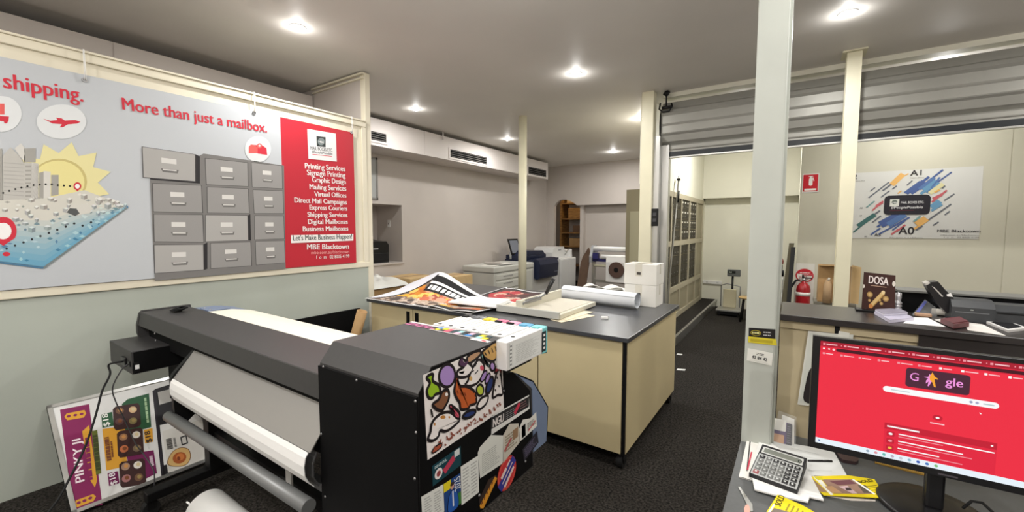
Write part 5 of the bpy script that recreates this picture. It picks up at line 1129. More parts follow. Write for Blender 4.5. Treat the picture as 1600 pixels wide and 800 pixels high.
# white end units
pw_ = mat('printer_white', (222, 222, 220), .45)
t = thing('printer_stacker', 'tall white stacker unit with a sloped hood at the far end of the production printer', 'copier', (-5.1, 9.5, 0))
m = MB(); m.box(-5.5, -4.70, 9.04, 9.9, .04, .86, bev=.02); spart(m, 'body', pw_, t)
m = MB(); m.box(-4.70, -4.688, 9.07, 9.46, .08, .83, bev=.005); spart(m, 'door', pw_, t)
m = MB(); m.box(-4.70, -4.688, 9.49, 9.87, .08, .83, bev=.005); spart(m, 'door', pw_, t)
m = MB(); m.prism([(-5.48, y, z) for y, z in [(9.05, .86), (9.06, 1.0), (9.12, 1.10), (9.2, 1.13), (9.66, 1.13), (9.78, .86)]], (.55, 0, 0)); hd = spart(m, 'hood', pw_, t)
m = MB(); m.box(-4.929, -4.926, 9.35, 9.5, 1.04, 1.06, ink(130, 130, 134)); spart(m, 'hood_latch', None, hd)
m = MB(); m.prism([(-5.3, y, z) for y, z in [(9.78, .86), (9.8, 1.02), (9.86, 1.06), (9.89, .86)]], (.5, 0, 0)).cyl((-4.95, 9.65, .88), (-4.88, 9.85, 1.06), .015, m=M['alu'], seg=8); spart(m, 'output_tray', pw_, t)
for k in range(4): m = MB(); xx, yy = (-5.42, -4.78)[k % 2], (9.12, 9.8)[k//2]; m.cyl((xx, yy, 0), (xx, yy, .045), .03, seg=10); spart(m, 'foot', M['rubber'], t)

# plotter with paper rolls near the back wall
t = thing('roll_laminator', 'laminator with white rolls on a stand near the back wall', 'laminator', (-3.3, 8.85, 0))
lx0, lx1 = -3.78, -2.75
for xx in (lx0+.05, lx1-.05):
    m = MB(); m.box(xx-.03, xx+.03, 8.75, 8.85, .05, .95, bev=.004).box(xx-.03, xx+.03, 8.5, 9.1, 0, .05, bev=.004); spart(m, 'leg', M['alu'], t)
    m = MB(); m.prism([(xx-.03, y, z) for y, z in [(8.6, .85), (8.6, .98), (8.72, 1.22), (8.9, 1.22), (8.98, .98), (8.98, .85)]], (.06, 0, 0)); spart(m, 'end_cheek', mat('cheek_grey', (160, 162, 166), .4), t)
m = MB(); m.cyl((lx0+.08, 8.72, 1.15), (lx1-.08, 8.72, 1.15), .055, seg=20); spart(m, 'upper_roll', M['white'], t)
m = MB(); m.cyl((lx0+.28, 8.66, .98), (lx1-.08, 8.66, .98), .05, seg=20); spart(m, 'lower_roll', M['white'], t)
m = MB(); m.box(lx0+.08, lx1-.08, 8.66, 8.95, .87, .93, bev=.004).box(lx0+.10, lx0+.22, 8.60, 8.7, .93, 1.06); spart(m, 'feed_table', mat('deep_blue', (44, 44, 104), .4), t)
m = MB(); m.cyl((lx0+.08, 8.72, .78), (lx1-.08, 8.72, .78), .03, seg=14); spart(m, 'crossbar', M['postcream'], t)
m = MB(); m.box(lx0+.08, lx1-.08, 8.76, 8.84, .40, .46); spart(m, 'lower_crossbar', M['alu'], t)
m = MB(); m.strip([(lx0+.42, 8.60, .98), (lx0+.42, 8.58, .88), (lx0+.42, 8.585, .6), (lx0+.42, 8.585, .45)], (.5, 0, 0), .002); spart(m, 'hanging_sheet', M['white'], t)
m = MB(); m.cyl((lx0+.66, 8.57, .72), (lx0+.66, 8.545, .72), .17, seg=32).cyl((lx0+.66, 8.545, .72), (lx0+.66, 8.54, .72), .05, m=M['blk'], seg=32); d_ = spart(m, 'brown_disc', mat('dark_brown', (92, 70, 61), .6), t)
m = MB(); m.prism([(-4.10, 8.62, 0), (-3.86, 8.56, 0), (-3.80, 8.75, 1.05), (-3.86, 8.78, 1.17), (-4.02, 8.82, .95), (-4.06, 8.80, .8)], (.0, .03, 0)); solo(m, 'cardboard_sheet', M['brown'], 'brown cardboard sheet leaning left of the laminator', 'cardboard')
# tools on top of the small shelf behind the cartons
t = thing('tool_shelf', 'narrow tall ledge of small bottles before the olive end panel', 'shelf', (-1.9, 5.8, 1.02))
m = MB(); m.box(-2.0, -1.70, 5.80, 5.892, 1.015, 1.03); spart(m, 'board', M['brown'], t)
m = MB(); m.box(-2.0, -1.70, 5.885, 5.892, .95, 1.015); spart(m, 'bracket', M['brown'], t)
for x in (-1.98, -1.72):
    for y in (5.815, 5.875): m = MB(); m.box(x-.01, x+.01, y-.01, y+.01, 0, 1.015); spart(m, 'leg', M['brown'], t)
for k in range(5):
    m = MB(); x = -1.97+.06*k; m.cyl((x, 5.85, 1.031), (x, 5.85, 1.031+.05+.03*(k*7 % 3)), .02, .012, m=ink(*[(60, 54, 50), (150, 140, 120), (90, 60, 50), (40, 40, 44), (120, 110, 90)][k]), seg=12); m.cyl((x, 5.85, 1.08+.03*(k*7 % 3)), (x, 5.85, 1.10+.03*(k*7 % 3)), .008, m=M['steel'], seg=8)
    solo(m, 'small_bottle', None, ['first small dark bottle from the left on the narrow ledge', 'second small pale bottle from the left on the narrow ledge', 'middle reddish small bottle on the narrow ledge', 'fourth small black bottle from the left on the narrow ledge', 'rightmost olive small bottle on the narrow ledge'][k], 'bottle', 'small bottles on the ledge')

# storeroom shelving seen through the arch
t = thing('storeroom_shelves', 'rough wooden shelving in the dark storeroom behind the arch', 'shelving', (-5.0, 11.2, 0))
for x in (-5.75, -4.25): m = MB(); m.box(x, x+.05, 11.0, 11.5, 0, 2.75); spart(m, 'upright', M['shelfwood'], t)
for z in (.5, 1.05, 1.45, 1.85, 2.30): m = MB(); m.box(-5.7, -4.25, 11.0, 11.5, z, z+.035); spart(m, 'shelf', M['shelfwood'], t)
for x0, x1, z, h, cl, lab in ((-5.55, -5.15, 2.336, .30, 'kraft2', 'pale carton on the top storeroom shelf, left'), (-5.10, -4.8, 2.336, .22, 'kraft', 'brown carton on the top storeroom shelf, right'), (-5.5, -4.75, 1.886, .30, 'shelfwood', 'long wooden crate on the middle storeroom shelf'), (-5.45, -5.05, 1.086, .22, 'kraft', 'tan carton on the low storeroom shelf'), (-4.98, -4.75, 1.086, .16, 'brown', 'dark small carton on the low storeroom shelf'), (-5.35, -4.9, 1.486, .2, 'brown', 'dark brown crate beneath the long wooden crate')):
    m = MB(); m.box(x0, x1, 11.03, 11.4, z, z+h, bev=.004); m.box(x0, x1, 11.028, 11.03, z+h*.5, z+h*.52); solo(m, 'stored_carton', M[cl], lab, 'carton', 'cartons in the storeroom')
l = bpy.data.lights.new('storeroom_bulb', 'POINT'); l.energy = 12; l.color = (1, .8, .55); l.shadow_soft_size = .08
o = bpy.data.objects.new('storeroom_bulb', l); COL.objects.link(o); o.location = (-5.0, 10.6, 3.0)
# ------------------------------------------------------------------ reception counter
CTZ, CF, CB, CP = 1.263, 2.04, 2.40, 2.07
t = thing('reception_counter', 'long beige counter with a dark top running right from the foreground steel post', 'counter', (1.0, 2.25, 0))
m = MB(); m.box(-.0375, 2.3, CF, CB, CTZ-.026, CTZ, bev=.003); spart(m, 'counter_top', M['darktop'], t)
c1, c2 = pix(1306, 510, y=CP), pix(1434, 520, y=CP)
xg, xd = c1.x, c2.x
m = MB(); m.box(-.036, xg-.004, CP-.012, CP+.01, CTZ-.058, CTZ-.0265); spart(m, 'apron_board', M['beige2'], t)
m = MB(); m.box(xg+.012, xd, CP-.012, CP+.01, CTZ-.058, CTZ-.0265); spart(m, 'apron_board', M['beige2'], t)
m = MB(); m.box(xg-.004, xg+.012, CP-.014, CP+.01, CTZ-.06, CTZ-.0265); spart(m, 'dark_gap', M['blk'], t)  # black strip painting in the dark gap between the apron boards
m = MB(); m.box(xd, 2.28, CP-.02, CP+.01, CTZ-.075, CTZ-.0265); spart(m, 'dark_rail', M['darktop'], t)
m = MB(); m.box(-.036, 2.28, CP, CP+.02, .02, CTZ-.062); spart(m, 'front_panel', M['beige2'], t)
m = MB(); m.box(-.036, -.016, CP+.02, CB-.02, 0, CTZ-.0265).box(2.26, 2.28, CP+.02, CB-.02, 0, CTZ-.0265).box(-.016, 2.26, CB-.04, CB-.02, 0, CTZ-.0265); spart(m, 'carcass', M['beige2'], t)
a = pix(1403, 452, y=CB+.05)
t = thing('screen_ledge', 'long black raised ledge with a grey top standing behind the counter things', 'ledge', (1.2, CB+.1, 0))
m = MB(); m.box(a.x, 2.3, CB+.04, CB+.06, .9, a.z-.008); spart(m, 'black_face', M['blkm'], t)
m = MB(); m.box(a.x-.005, 2.3, CB+.03, CB+.16, a.z-.008, a.z); spart(m, 'ledge_top', mat('ledge_grey', (112, 112, 108), .4), t)
m = MB(); m.box(a.x, a.x+.02, CB+.06, CB+.15, 0, a.z-.008).box(2.28, 2.3, CB+.06, CB+.15, 0, a.z-.008).box(a.x, 2.3, CB+.04, CB+.15, 0, .9); spart(m, 'carcass', M['blkm'], t)

# ------------------------------------------------------------------ cards on the post
PYc = 1.8968
def qpy(TL, TR, BL, y): 
    a, b_, c = pix(*TL, y=y), pix(*TR, y=y), pix(*BL, y=y); return Pan(c, b_-a, a-c, (0, -1, 0))
t = thing('business_card', 'black and yellow business card stuck on the foreground steel post', 'card', (-.1, PYc, 1.2))
p = qpy((1170, 512), (1211.5, 514.5), (1170, 534), PYc); m = MB(); m.prism([p.P(0, .33), p.P(1, .33), p.P(1, 1), p.P(0, 1)], (0, -.0008, 0), ink(28, 26, 26)); p = qpy((1170, 512), (1211.5, 514.5), (1170, 534), PYc-.0008)
ye = ink(206, 190, 50); m.ell(p, .27, .66, .2, .19, ye, .0004); m.ell(p, .27, .66, .185, .165, ink(34, 32, 26), .0007)
for k in range(5): m.rect(p, .13+k*.058, .6, .165+k*.058, .73, ink(226, 222, 150), .001)
m.lines(p, .56, .93, .45, .85, 2, ink(190, 190, 190), .0005, .35, 3); spart(m, 'card_face', None, t)
p = qpy((1169, 525.5), (1214, 530), (1169, 535), PYc-.0014); m = MB(); m.prism([p.P(0, 0), p.P(1, 0), p.P(.97, 1), p.P(0, 1)], (0, -.0008, 0), ye); m.rect(p, .08, .25, .85, .7, ink(176, 160, 40), .0012); spart(m, 'yellow_strip', None, t)
t = thing('name_card', 'tilted white card with dark numerals stuck on the foreground steel post', 'card', (-.1, PYc, 1.1))
p = qpy((1168.5, 544), (1208, 552), (1166.5, 563), PYc-.001); m = MB(); m.prism([p.P(0, 0), p.P(1, 0), p.P(1, 1), p.P(0, 1)], (0, -.0008, 0), ink(222, 222, 214)); p = Pan(p.o+Vector((0, -.0008, 0)), p.U, p.V, p.n)
m.ptext(p, '42 84 42', .2, .28, .24, ink(40, 40, 42), wu=.6, l=.0006, bold=.03); m.lines(p, .36, .68, .6, .82, 2, ink(110, 110, 108), .0005, .5, 2); m.rect(p, .12, .12, .85, .14, ink(190, 190, 184), .0005); spart(m, 'card_face', None, t)
p = qpy((1179, 540), (1201, 540), (1177, 549), PYc-.0002); m = MB(); m.prism([p.P(0, -.2), p.P(1, .1), p.P(1, 1), p.P(.1, 1)], (0, -.0006, 0)); spart(m, 'tape_tab', ink(190, 192, 186, .3), t)

# taped page on the counter front
PPY = CP-.0135
a, b_, c, d = pix(1263, 517, y=PPY), pix(1331, 524, y=PPY), pix(1318, 640, y=PPY), pix(1246, 632, y=PPY)
t = thing('taped_page', 'white page picturing a dark bottle, taped to the counter front behind the monitor', 'page', d)
m = MB(); m.prism([d, c, b_, a], (0, -.0008, 0), ink(214, 214, 206)); p = Pan(d+Vector((0, -.001, 0)), c-d, a-d, (0, -1, 0))
m.blob(p, [(.14, .06), (.12, .3), (.16, .48), (.26, .55), (.28, .72), (.36, .74), (.38, .55), (.5, .46), (.54, .3), (.5, .06)], .002, ink(40, 34, 36), ink(26, 22, 24), .0004); m.rect(p, .26, .72, .38, .84, ink(150, 40, 46), .0008); m.lines(p, .6, .9, .2, .8, 9, ink(150, 150, 148), .0004, .3, 2); m.rect(p, .04, .03, .96, .97, ink(206, 208, 200), .0002); spart(m, 'printed_sheet', None, t)
p2 = qpy((1311, 517), (1328, 519.5), (1309, 525), PPY-.0012); m = MB(); m.prism([p2.P(0, 0), p2.P(1, .05), p2.P(1, .9), p2.P(0, 1)], (0, -.0006, 0)); spart(m, 'tape', ink(222, 222, 214), t)

# ------------------------------------------------------------------ things on the counter
zc = CTZ
def cpt(x, y, dz=0): return pix(x, y, z=zc+dz)
a = cpt(1346, 486); c = cpt(1400, 491); ysg = a.y+.01
t = thing('menu_stand', 'brown menu board lettered in white, standing on a black foot on the counter', 'sign', (a.x, ysg, zc))
TL, TR, BL, BR = pix(1350, 425, y=ysg), pix(1399.5, 430.5, y=ysg), pix(1346, 484, y=ysg), pix(1398, 488, y=ysg)
bz_ = zc+.008
BL.z = bz_; BR.z = bz_
m = MB(); bn_ = ink(64, 42, 38, .3); m.prism([BL, BR, TR, TL], (0, .006, 0), bn_)
p = Pan(BL+Vector((0, -.0006, 0)), BR-BL, TL-BL, (0, -1, 0)); p = Pan(p.o, TR-TL, Vector((0, 0, TL.z-BL.z)), (0, -1, 0))
m.ptext(p, 'DOSA', .18, .72, .2, ink(236, 226, 222), wu=.62, l=.0005, bold=.025); m.rect(p, .25, .655, .75, .675, ink(170, 140, 120), .0004)
m.ell(p, .97, .78, .05, .07, ink(214, 206, 196), .0004, 14); m.ell(p, .03, .62, .03, .05, ink(214, 206, 196), .0004, 14)
can = ink(206, 178, 120); can2 = ink(170, 128, 70)
m.line(p, (.30, .12), (.66, .5), .016, can2, .0006); m.line(p, (.31, .14), (.65, .51), .011, can, .0009); m.ell(p, .29, .11, .07, .06, ink(196, 130, 70), .0011, 14); m.ell(p, .66, .52, .06, .05, ink(222, 200, 150), .0011, 14)
for x, y, r in ((.24, .42, .1), (.75, .36, .1), (.62, .22, .06), (.24, .26, .05), (.56, .3, .05)): m.ell(p, x, y, r, r*.8, ink(160, 128, 78), .0005, 9); m.ell(p, x, y, r*.6, r*.5, ink(196, 164, 108), .0008, 9)
spart(m, 'board', None, t)
m = MB(); m.box(BL.x-.02, (BL.x+BR.x)/2+.01, ysg-.025, ysg+.03, zc+.0005, zc+.009, bev=.002); spart(m, 'foot', M['blk'], t)
# books
def quadbook(pts, h, z0, name, lab, cat, col, edge=None, grp=None):
    P = [pix(*q_, z=z0) for q_ in pts]; m = MB(); m.prism(P, (0, 0, h), col); return m
a0, a1, a2, a3 = cpt(1366, 491), cpt(1390, 505), cpt(1428, 501), cpt(1402, 489)
t = thing('notebook', 'fat white-paged notebook with grey cover lying on the counter before the menu stand', 'notebook', a0, 0, None)
for p_ in (a0, a1, a2, a3): p_.z = zc+.0006
m = MB(); m.prism([a0, a1, a2, a3], (0, 0, .010)); spart(m, 'pages', ink(210, 206, 222), t)
m = MB(); m.prism([p_+Vector((0, 0, .0102)) for p_ in (a0, a1, a2, a3)], (0, 0, .0015)); spart(m, 'cover', ink(176, 172, 190), t)
b0, b1, b2, b3 = [p_+Vector((.003, .008, .0124)) for p_ in (a0, a0+(a1-a0)*.6, a3+(a2-a3)*.6, a3)]
t = thing('notebook', 'thinner notebook stacked on the white-paged notebook before the menu stand', 'notebook', b0)
m = MB(); m.prism([b0, b1, b2, b3], (0, 0, .006)); spart(m, 'pages', ink(214, 212, 224), t)
m = MB(); m.prism([p_+Vector((0, 0, .0062)) for p_ in (b0, b1, b2, b3)], (0, 0, .0014)); spart(m, 'cover', ink(150, 146, 160), t)
def paper(pts, z0, lab, col, name='loose_paper', cat='paper', grp=None, h=.001):
    P = [pix(*q_, z=z0) for q_ in pts]
    for p_ in P: p_.z = z0
    m = MB(); m.prism(P, (0, 0, h)); return solo(m, name, col, lab, cat, grp)
paper([(1411, 505), (1478, 511), (1450, 497), (1425, 496)], zc+.0006, 'white paper on the counter right of the notebooks', M['white'])
paper([(1460, 500), (1480, 507), (1500, 503), (1476, 497)], zc+.002, 'small white slip on the counter under the maroon purse', ink(216, 212, 206))
paper([(1512, 516), (1572, 525), (1535, 507), (1505, 503)], zc+.0006, 'white paper on the counter between the maroon purse and the phone', ink(226, 222, 216))
P = [cpt(1469, 506), cpt(1490, 515.5), cpt(1514, 512), cpt(1497, 503)]; 
for p_ in P: p_.z = zc+.004
m = MB(); m.prism(P, (0, 0, .016), mat('maroon_leather', (96, 44, 48), .5)); m.prism([p_+Vector((0, 0, .016)) for p_ in (P[0]+(P[1]-P[0])*.1, P[1]+(P[0]-P[1])*.1, P[2]+(P[3]-P[2])*.1, P[3]+(P[2]-P[3])*.1)], (0, 0, .003), mat('maroon_leather', (96, 44, 48), .5)); solo(m, 'purse', None, 'flat maroon purse lying on papers on the counter', 'purse')
P = [cpt(1541, 506), cpt(1575, 520), cpt(1606, 516), cpt(1570, 503)]
for p_ in P: p_.z = zc+.0006
t = thing('tablet', 'white-edged tablet with a black screen lying at the right end of the counter', 'tablet', P[0])
m = MB(); m.prism(P, (0, 0, .008), M['white2']); spart(m, 'case', None, t)
I = [P[0]+(P[2]-P[0])*.12, P[1]+(P[3]-P[1])*.12, P[2]+(P[0]-P[2])*.12, P[3]+(P[1]-P[3])*.12]
m = MB(); m.prism([p_+Vector((0, 0, .0081)) for p_ in I], (0, 0, .0006), ink(22, 22, 26, .1)); spart(m, 'screen', None, t)
# stack of silver cups
c = cpt(1402, 489); t = thing('bottle_stack', 'upright ribbed silver bottle between the menu stand and the black ledge', 'bottle', (c.x, c.y, zc))
m = MB(); pr = [(.0001, 0)]; 
for k in range(4): pr += [(.010, .012*k+.0), (.0135, .012*k+.003), (.0135, .012*k+.009), (.010, .012*k+.012)]
pr += [(.009, .055), (.011, .065), (.010, .085), (.0001, .088)]
m.lathe(pr, (c.x, c.y, zc+.0006), m=mat('silver_plastic', (190, 190, 192), .25, .6)); spart(m, 'body', None, t)
# packets
c0 = cpt(1430, 494); y_ = c0.y+.015
m = MB(); q0, q1, q2 = pix(1427, 493, y=y_), pix(1464, 493, y=y_+.02), pix(1447, 469, y=y_+.05); q3 = pix(1462, 480, y=y_+.05)
for p_ in (q0, q1): p_.z = zc+.001
m.prism([q0, q1, q3, q2], (0, .02, .0), M['clear']).poly([v+Vector((0, -.001, 0)) for v in (pix(1431, 487, y=y_+.01), pix(1436, 488, y=y_+.01), pix(1449, 471, y=y_+.04), pix(1444, 470, y=y_+.04))], ink(90, 96, 160)); solo(m, 'clear_packet', None, 'clear plastic packet with a blue stripe on the counter before the black ledge', 'packet')
m = MB(); c0, c1_ = cpt(1428, 493), cpt(1454, 495); m.box(c0.x, c1_.x, c0.y-.02, c0.y, zc+.0006, zc+.014, bev=.003); solo(m, 'tan_packet', mat('tan_packet', (176, 140, 112), .5), 'small tan packet on the counter in front of the clear packet', 'packet')
m = MB(); c0, c1_ = cpt(1455, 492), cpt(1484, 495); m.cyl((c0.x, c0.y, zc+.0145), (c1_.x, c1_.y, zc+.0145), .0135, seg=16).cyl((c1_.x, c1_.y, zc+.0145), (c1_.x+.004, c1_.y, zc+.0145), .009, m=None); solo(m, 'wrapped_roll', mat('pale_wrap', (206, 202, 192), .4), 'pale wrapped roll lying on the counter beside the tan packet', 'roll')
# black label printer with raised lid
c = cpt(1494, 502); yb0 = c.y+.01
t = thing('receipt_printer', 'black receipt printer with its lid swung up on the counter', 'receipt printer', (c.x+.1, yb0+.05, zc))
x0 = c.x-.012; ztop = pix(1510, 467, y=yb0+.03).z
m = MB(); m.prism([(x0, y, z) for y, z in [(yb0, zc+.0006), (yb0, ztop-.03), (yb0+.02, ztop-.006), (yb0+.05, ztop), (yb0+.11, ztop-.005), (yb0+.11, zc+.0006)]], (.115, 0, 0), mat('charcoal_plastic', (58, 60, 62), .4)); bdy = spart(m, 'body', None, t)
m = MB(); m.box(x0+.01, x0+.10, yb0-.001, yb0+.001, ztop-.05, ztop-.047, ink(110, 112, 114)).box(x0+.05, x0+.058, yb0-.002, yb0+.001, ztop-.04, ztop-.036, ink(150, 156, 150)); spart(m, 'front_slot', None, bdy)
m = MB(); m.prism([(x0+.115, y, z) for y, z in [(yb0+.005, zc+.0006), (yb0+.005, ztop-.035), (yb0+.03, ztop-.014), (yb0+.11, ztop-.014), (yb0+.11, zc+.0006)]], (.16, 0, 0), mat('charcoal_plastic', (58, 60, 62), .4)).box(x0+.12, x0+.26, yb0+.004, yb0+.006, ztop-.045, ztop-.04, M['blk']); spart(m, 'paper_bay', None, t)
l0, l1, l2, l3 = [pix(x, y, y=yb0+.04) for x, y in ((1488, 474), (1476, 478), (1447, 446), (1462, 440))]
l4, l5 = [pix(x, y, y=yb0+.04) for x, y in ((1448, 441), (1466, 439))]
m = MB(); m.prism([pix(x, y, y=yb0+.03) for x, y in ((1495, 478), (1480, 490), (1462, 472), (1450, 452), (1447, 446), (1452, 441), (1466, 440), (1478, 454), (1489, 464))], (0, .055, 0)); lid = spart(m, 'lid', M['plastic_blk'], t)
m = MB(); m.prism([pix(x, y, y=yb0+.029) for x, y in ((1479, 460), (1486, 458), (1489, 464), (1480, 463))], (0, .005, 0)); spart(m, 'silver_hinge', M['white2'], lid)
m = MB(); m.prism([pix(x, y, y=yb0+.0285) for x, y in ((1446, 443), (1452, 440.5), (1454, 442.5), (1447, 446))], (0, .058, 0)).prism([pix(x, y, y=yb0+.0285) for x, y in ((1456, 447), (1460, 449), (1474, 463), (1472, 464))], (0, .003, 0)); spart(m, 'lid_edge', mat('pale_edge', (180, 176, 170), .3), lid)

# ------------------------------------------------------------------ desk
DZ = .75
t = thing('office_desk', 'grey-topped desk in the right foreground before the counter', 'desk', (.6, 1.4, 0))
m = MB(); m.prism([(-.15, .75, DZ-.028), (1.5, .75, DZ-.028), (1.5, 2.068, DZ-.028), (-.03, 2.068, DZ-.028), (-.03, 1.892, DZ-.028), (-.15, 1.892, DZ-.028)], (0, 0, .028)); spart(m, 'desk_top', M['deskgrey'], t)
m = MB(); m.box(-.13, -.105, .85, 1.85, 0, DZ-.029); spart(m, 'leg', M['blk'], t)
m = MB(); m.box(1.45, 1.475, .85, 1.85, 0, DZ-.029); spart(m, 'leg', M['blk'], t)
m = MB(); m.box(-.105, 1.45, 1.8, 1.82, .3, DZ-.029); spart(m, 'modesty_panel', M['blk'], t)
# monitor
MY = 1.62
TL, BLp = pix(1268.5, 524, y=MY), pix(1264, 698, y=MY)
x0, zt, zb = (TL.x+BLp.x)/2, TL.z, BLp.z
st, sb = pix(1279, 532, y=MY), pix(1277, 691, y=MY); sx0 = (st.x+sb.x)/2; sh = st.z-sb.z; sw = sh*16/9; x1 = sx0+sw+(sx0-x0)
t = thing('computer_monitor', 'black desktop monitor showing a bright red browser page', 'monitor', ((x0+x1)/2, 1.72, DZ))
m = MB(); m.box(x0, x1, MY, MY+.018, zb, zt, bev=.002).prism([(x0+.08, MY+.018, zb+.05), (x1-.08, MY+.018, zb+.05), (x1-.08, MY+.018, zt-.06), (x0+.08, MY+.018, zt-.06)], (0, .03, 0), M['plastic_blk']); hs = spart(m, 'housing', M['plastic_blk'], t)
p = Pan((sx0, MY-.001, sb.z), (sw, 0, 0), (0, 0, sh), (0, -1, 0))
m = MB(); red = glow(238, 44, 66); m.rect(p, 0, 0, 1, 1, red, 0)
def sc_(x, y):
    w = pix(x, y, y=MY-.001); return ((w.x-sx0)/sw, (w.z-sb.z)/sh)
dr, wg, dim, dk2 = glow(196, 26, 50), glow(250, 250, 250), glow(240, 150, 160), glow(74, 36, 54)
m.rect(p, 0, .952, 1, 1, glow(170, 24, 46), .0002)
T0, T1 = .945, 1
for k in range(11):
    u = .012+k*.088; m.rect(p, u, .966, u+.010, .984, dim, .0004); m.rect(p, u+.014, .970, u+.06, .980, glow(246, 196, 200), .0004); m.rect(p, u+.075, .970, u+.079, .98, dim, .0004)
m.rect(p, 0, .905, 1, .952, glow(226, 36, 60), .0003); m.rrect(p, .068, .915, .94, .945, .004, glow(70, 16, 30), .0005); m.ell(p, .058, .93, .006, .010, glow(250, 210, 210), .0006, 10)
for k in range(2): m.rect(p, .012+.022*k, .925, .02+.022*k, .936, wg, .0006)
for k in range(13):
    u = .012+k*.075; m.rect(p, u, .875, u+.010, .893, wg if k > 5 else dim, .0004); m.rect(p, u+.014, .880, u+.014+(.03, .042, .035)[k % 3], .888, glow(250, 200, 205), .0004)
# doodle panel
a, b_, c, d = sc_(1417, 576), sc_(1519.5, 588), sc_(1520, 620), sc_(1417, 606)
u0, u1, v0, v1 = a[0], b_[0], (c[1]+d[1])/2, (a[1]+b_[1])/2
m.rrect(p, u0, v0, u1, v1, .008, dk2, .0004)
pk, pk2, og = glow(240, 150, 222), glow(206, 90, 196), glow(246, 166, 50)
wU, hV = u1-u0, v1-v0
m.ptext(p, 'G', u0+.07*wU, v0+.36*hV, .4*hV, pk, wu=.14*wU, l=.0008, bold=.0); m.ptext(p, 'gle', u0+.635*wU, v0+.36*hV, .40*hV, pk, wu=.26*wU, l=.0008, bold=.018)
def dq(x, y): return (u0+x*wU, v0+y*hV)
m.pp(p, [dq(.29, .62), (dq(.36, .66)), dq(.38, .82), dq(.41, .70), dq(.42, .45), dq(.38, .18), dq(.36, .18), dq(.37, .42), dq(.33, .30), dq(.33, .45), dq(.36, .58)], pk, .0008)
m.pp(p, [dq(.38, .68), dq(.42, .92), dq(.46, .72), dq(.52, .62), dq(.51, .58), dq(.46, .60), dq(.47, .42), dq(.49, .18), dq(.46, .18), dq(.43, .40), dq(.39, .5)], og, .001)
a, c = sc_(1380, 606), sc_(1566, 640); l_, r_ = sc_(1380, 611), sc_(1565, 634)
vm = (l_[1]+r_[1])/2
m.rrect(p, l_[0], vm-.026, r_[0], vm+.026, .0085, wg, .0006); m.rect(p, l_[0]+.03, vm-.005, l_[0]+.10, vm+.005, glow(200, 210, 214), .0008); m.rect(p, r_[0]-.05, vm-.005, r_[0]-.015, vm+.005, glow(180, 200, 200), .0008); m.ell(p, r_[0]-.09, vm, .006, .011, glow(150, 160, 190), .0008, 10); m.ell(p, r_[0]-.07, vm, .006, .011, glow(170, 170, 200), .0008, 10)
a = sc_(1466.5, 655); m.ell(p, *a, .018, .024, dr, .0006, 16); m.ell(p, *a, .007, .009, wg, .0008, 10); a = sc_(1466, 664); m.rect(p, a[0]-.025, a[1]-.006, a[0]+.025, a[1]+.004, glow(250, 200, 205), .0006)
a = sc_(1533, 649); m.pp(p, [(a[0], a[1]+.012), (a[0]+.008, a[1]), (a[0]+.002, a[1]-.004)], wg, .001)
a, c = sc_(1383, 661), sc_(1562, 694); m.rect(p, a[0], .058, c[0], a[1], glow(226, 36, 62), .0004); m.rect(p, a[0], a[1]-.055, c[0], a[1], dr, .0006); m.rect(p, a[0]+.01, a[1]-.035, a[0]+.13, a[1]-.022, wg, .0008)
for k in range(3):
    v = a[1]-.095-k*.065; m.rrect(p, a[0]+.01, v-.024, a[0]+.04, v+.022, .003, dr, .0006); m.ell(p, a[0]+.025, v, .008, .011, (wg, dim, glow(250, 190, 80))[k], .0008, 10)
    m.rect(p, a[0]+.055, v+.006, a[0]+.055+(.33, .23, .15)[k], v+.016, wg, .0006); m.rect(p, a[0]+.055, v-.016, a[0]+.055+(.16, .26, .23)[k], v-.009, dim, .0006)
m.rect(p, c[0]-.02, a[1]-.034, c[0]-.012, a[1]-.022, wg, .0008)
m.rect(p, 0, 0, 1, .052, glow(232, 242, 250), .0008); m.rect(p, .012, .02, .02, .034, glow(60, 90, 160), .001)
for k, cc in enumerate(((150, 170, 190), (220, 150, 160), (110, 190, 180), (190, 170, 190), (200, 200, 210), (140, 180, 200), (50, 90, 180), (70, 120, 190), (120, 190, 120))): m.ell(p, .22+k*.032, .026, .007, .012, glow(*cc), .001, 10)
spart(m, 'screen', None, t)
bx_, by_ = .385, 1.735
m = MB(); m.lathe([(.0001, .0006), (.128, .0006), (.132, .006), (.122, .014), (.06, .022), (.0001, .024)], (bx_, by_, DZ), m=M['plastic_blk'], seg=40); spart(m, 'stand_base', None, t)
m = MB(); m.box(bx_-.022, bx_+.022, by_-.03, by_+.0, DZ+.02, zb+.16, bev=.008); spart(m, 'stand_neck', M['plastic_blk'], t)
m = MB(); p2 = Pan((bx_-.025, MY-.0008, zb+.004), (.05, 0, 0), (0, 0, .01), (0, -1, 0)); m.rect(p2, .1, .2, .9, .7, ink(80, 76, 82), 0); spart(m, 'maker_mark', None, hs)
ra = math.radians(2.0); pv = Vector((x0, MY, DZ)); t.rotation_euler.z = ra; t.location = pv+Matrix.Rotation(ra, 3, 'Z') @ (t.location-pv)
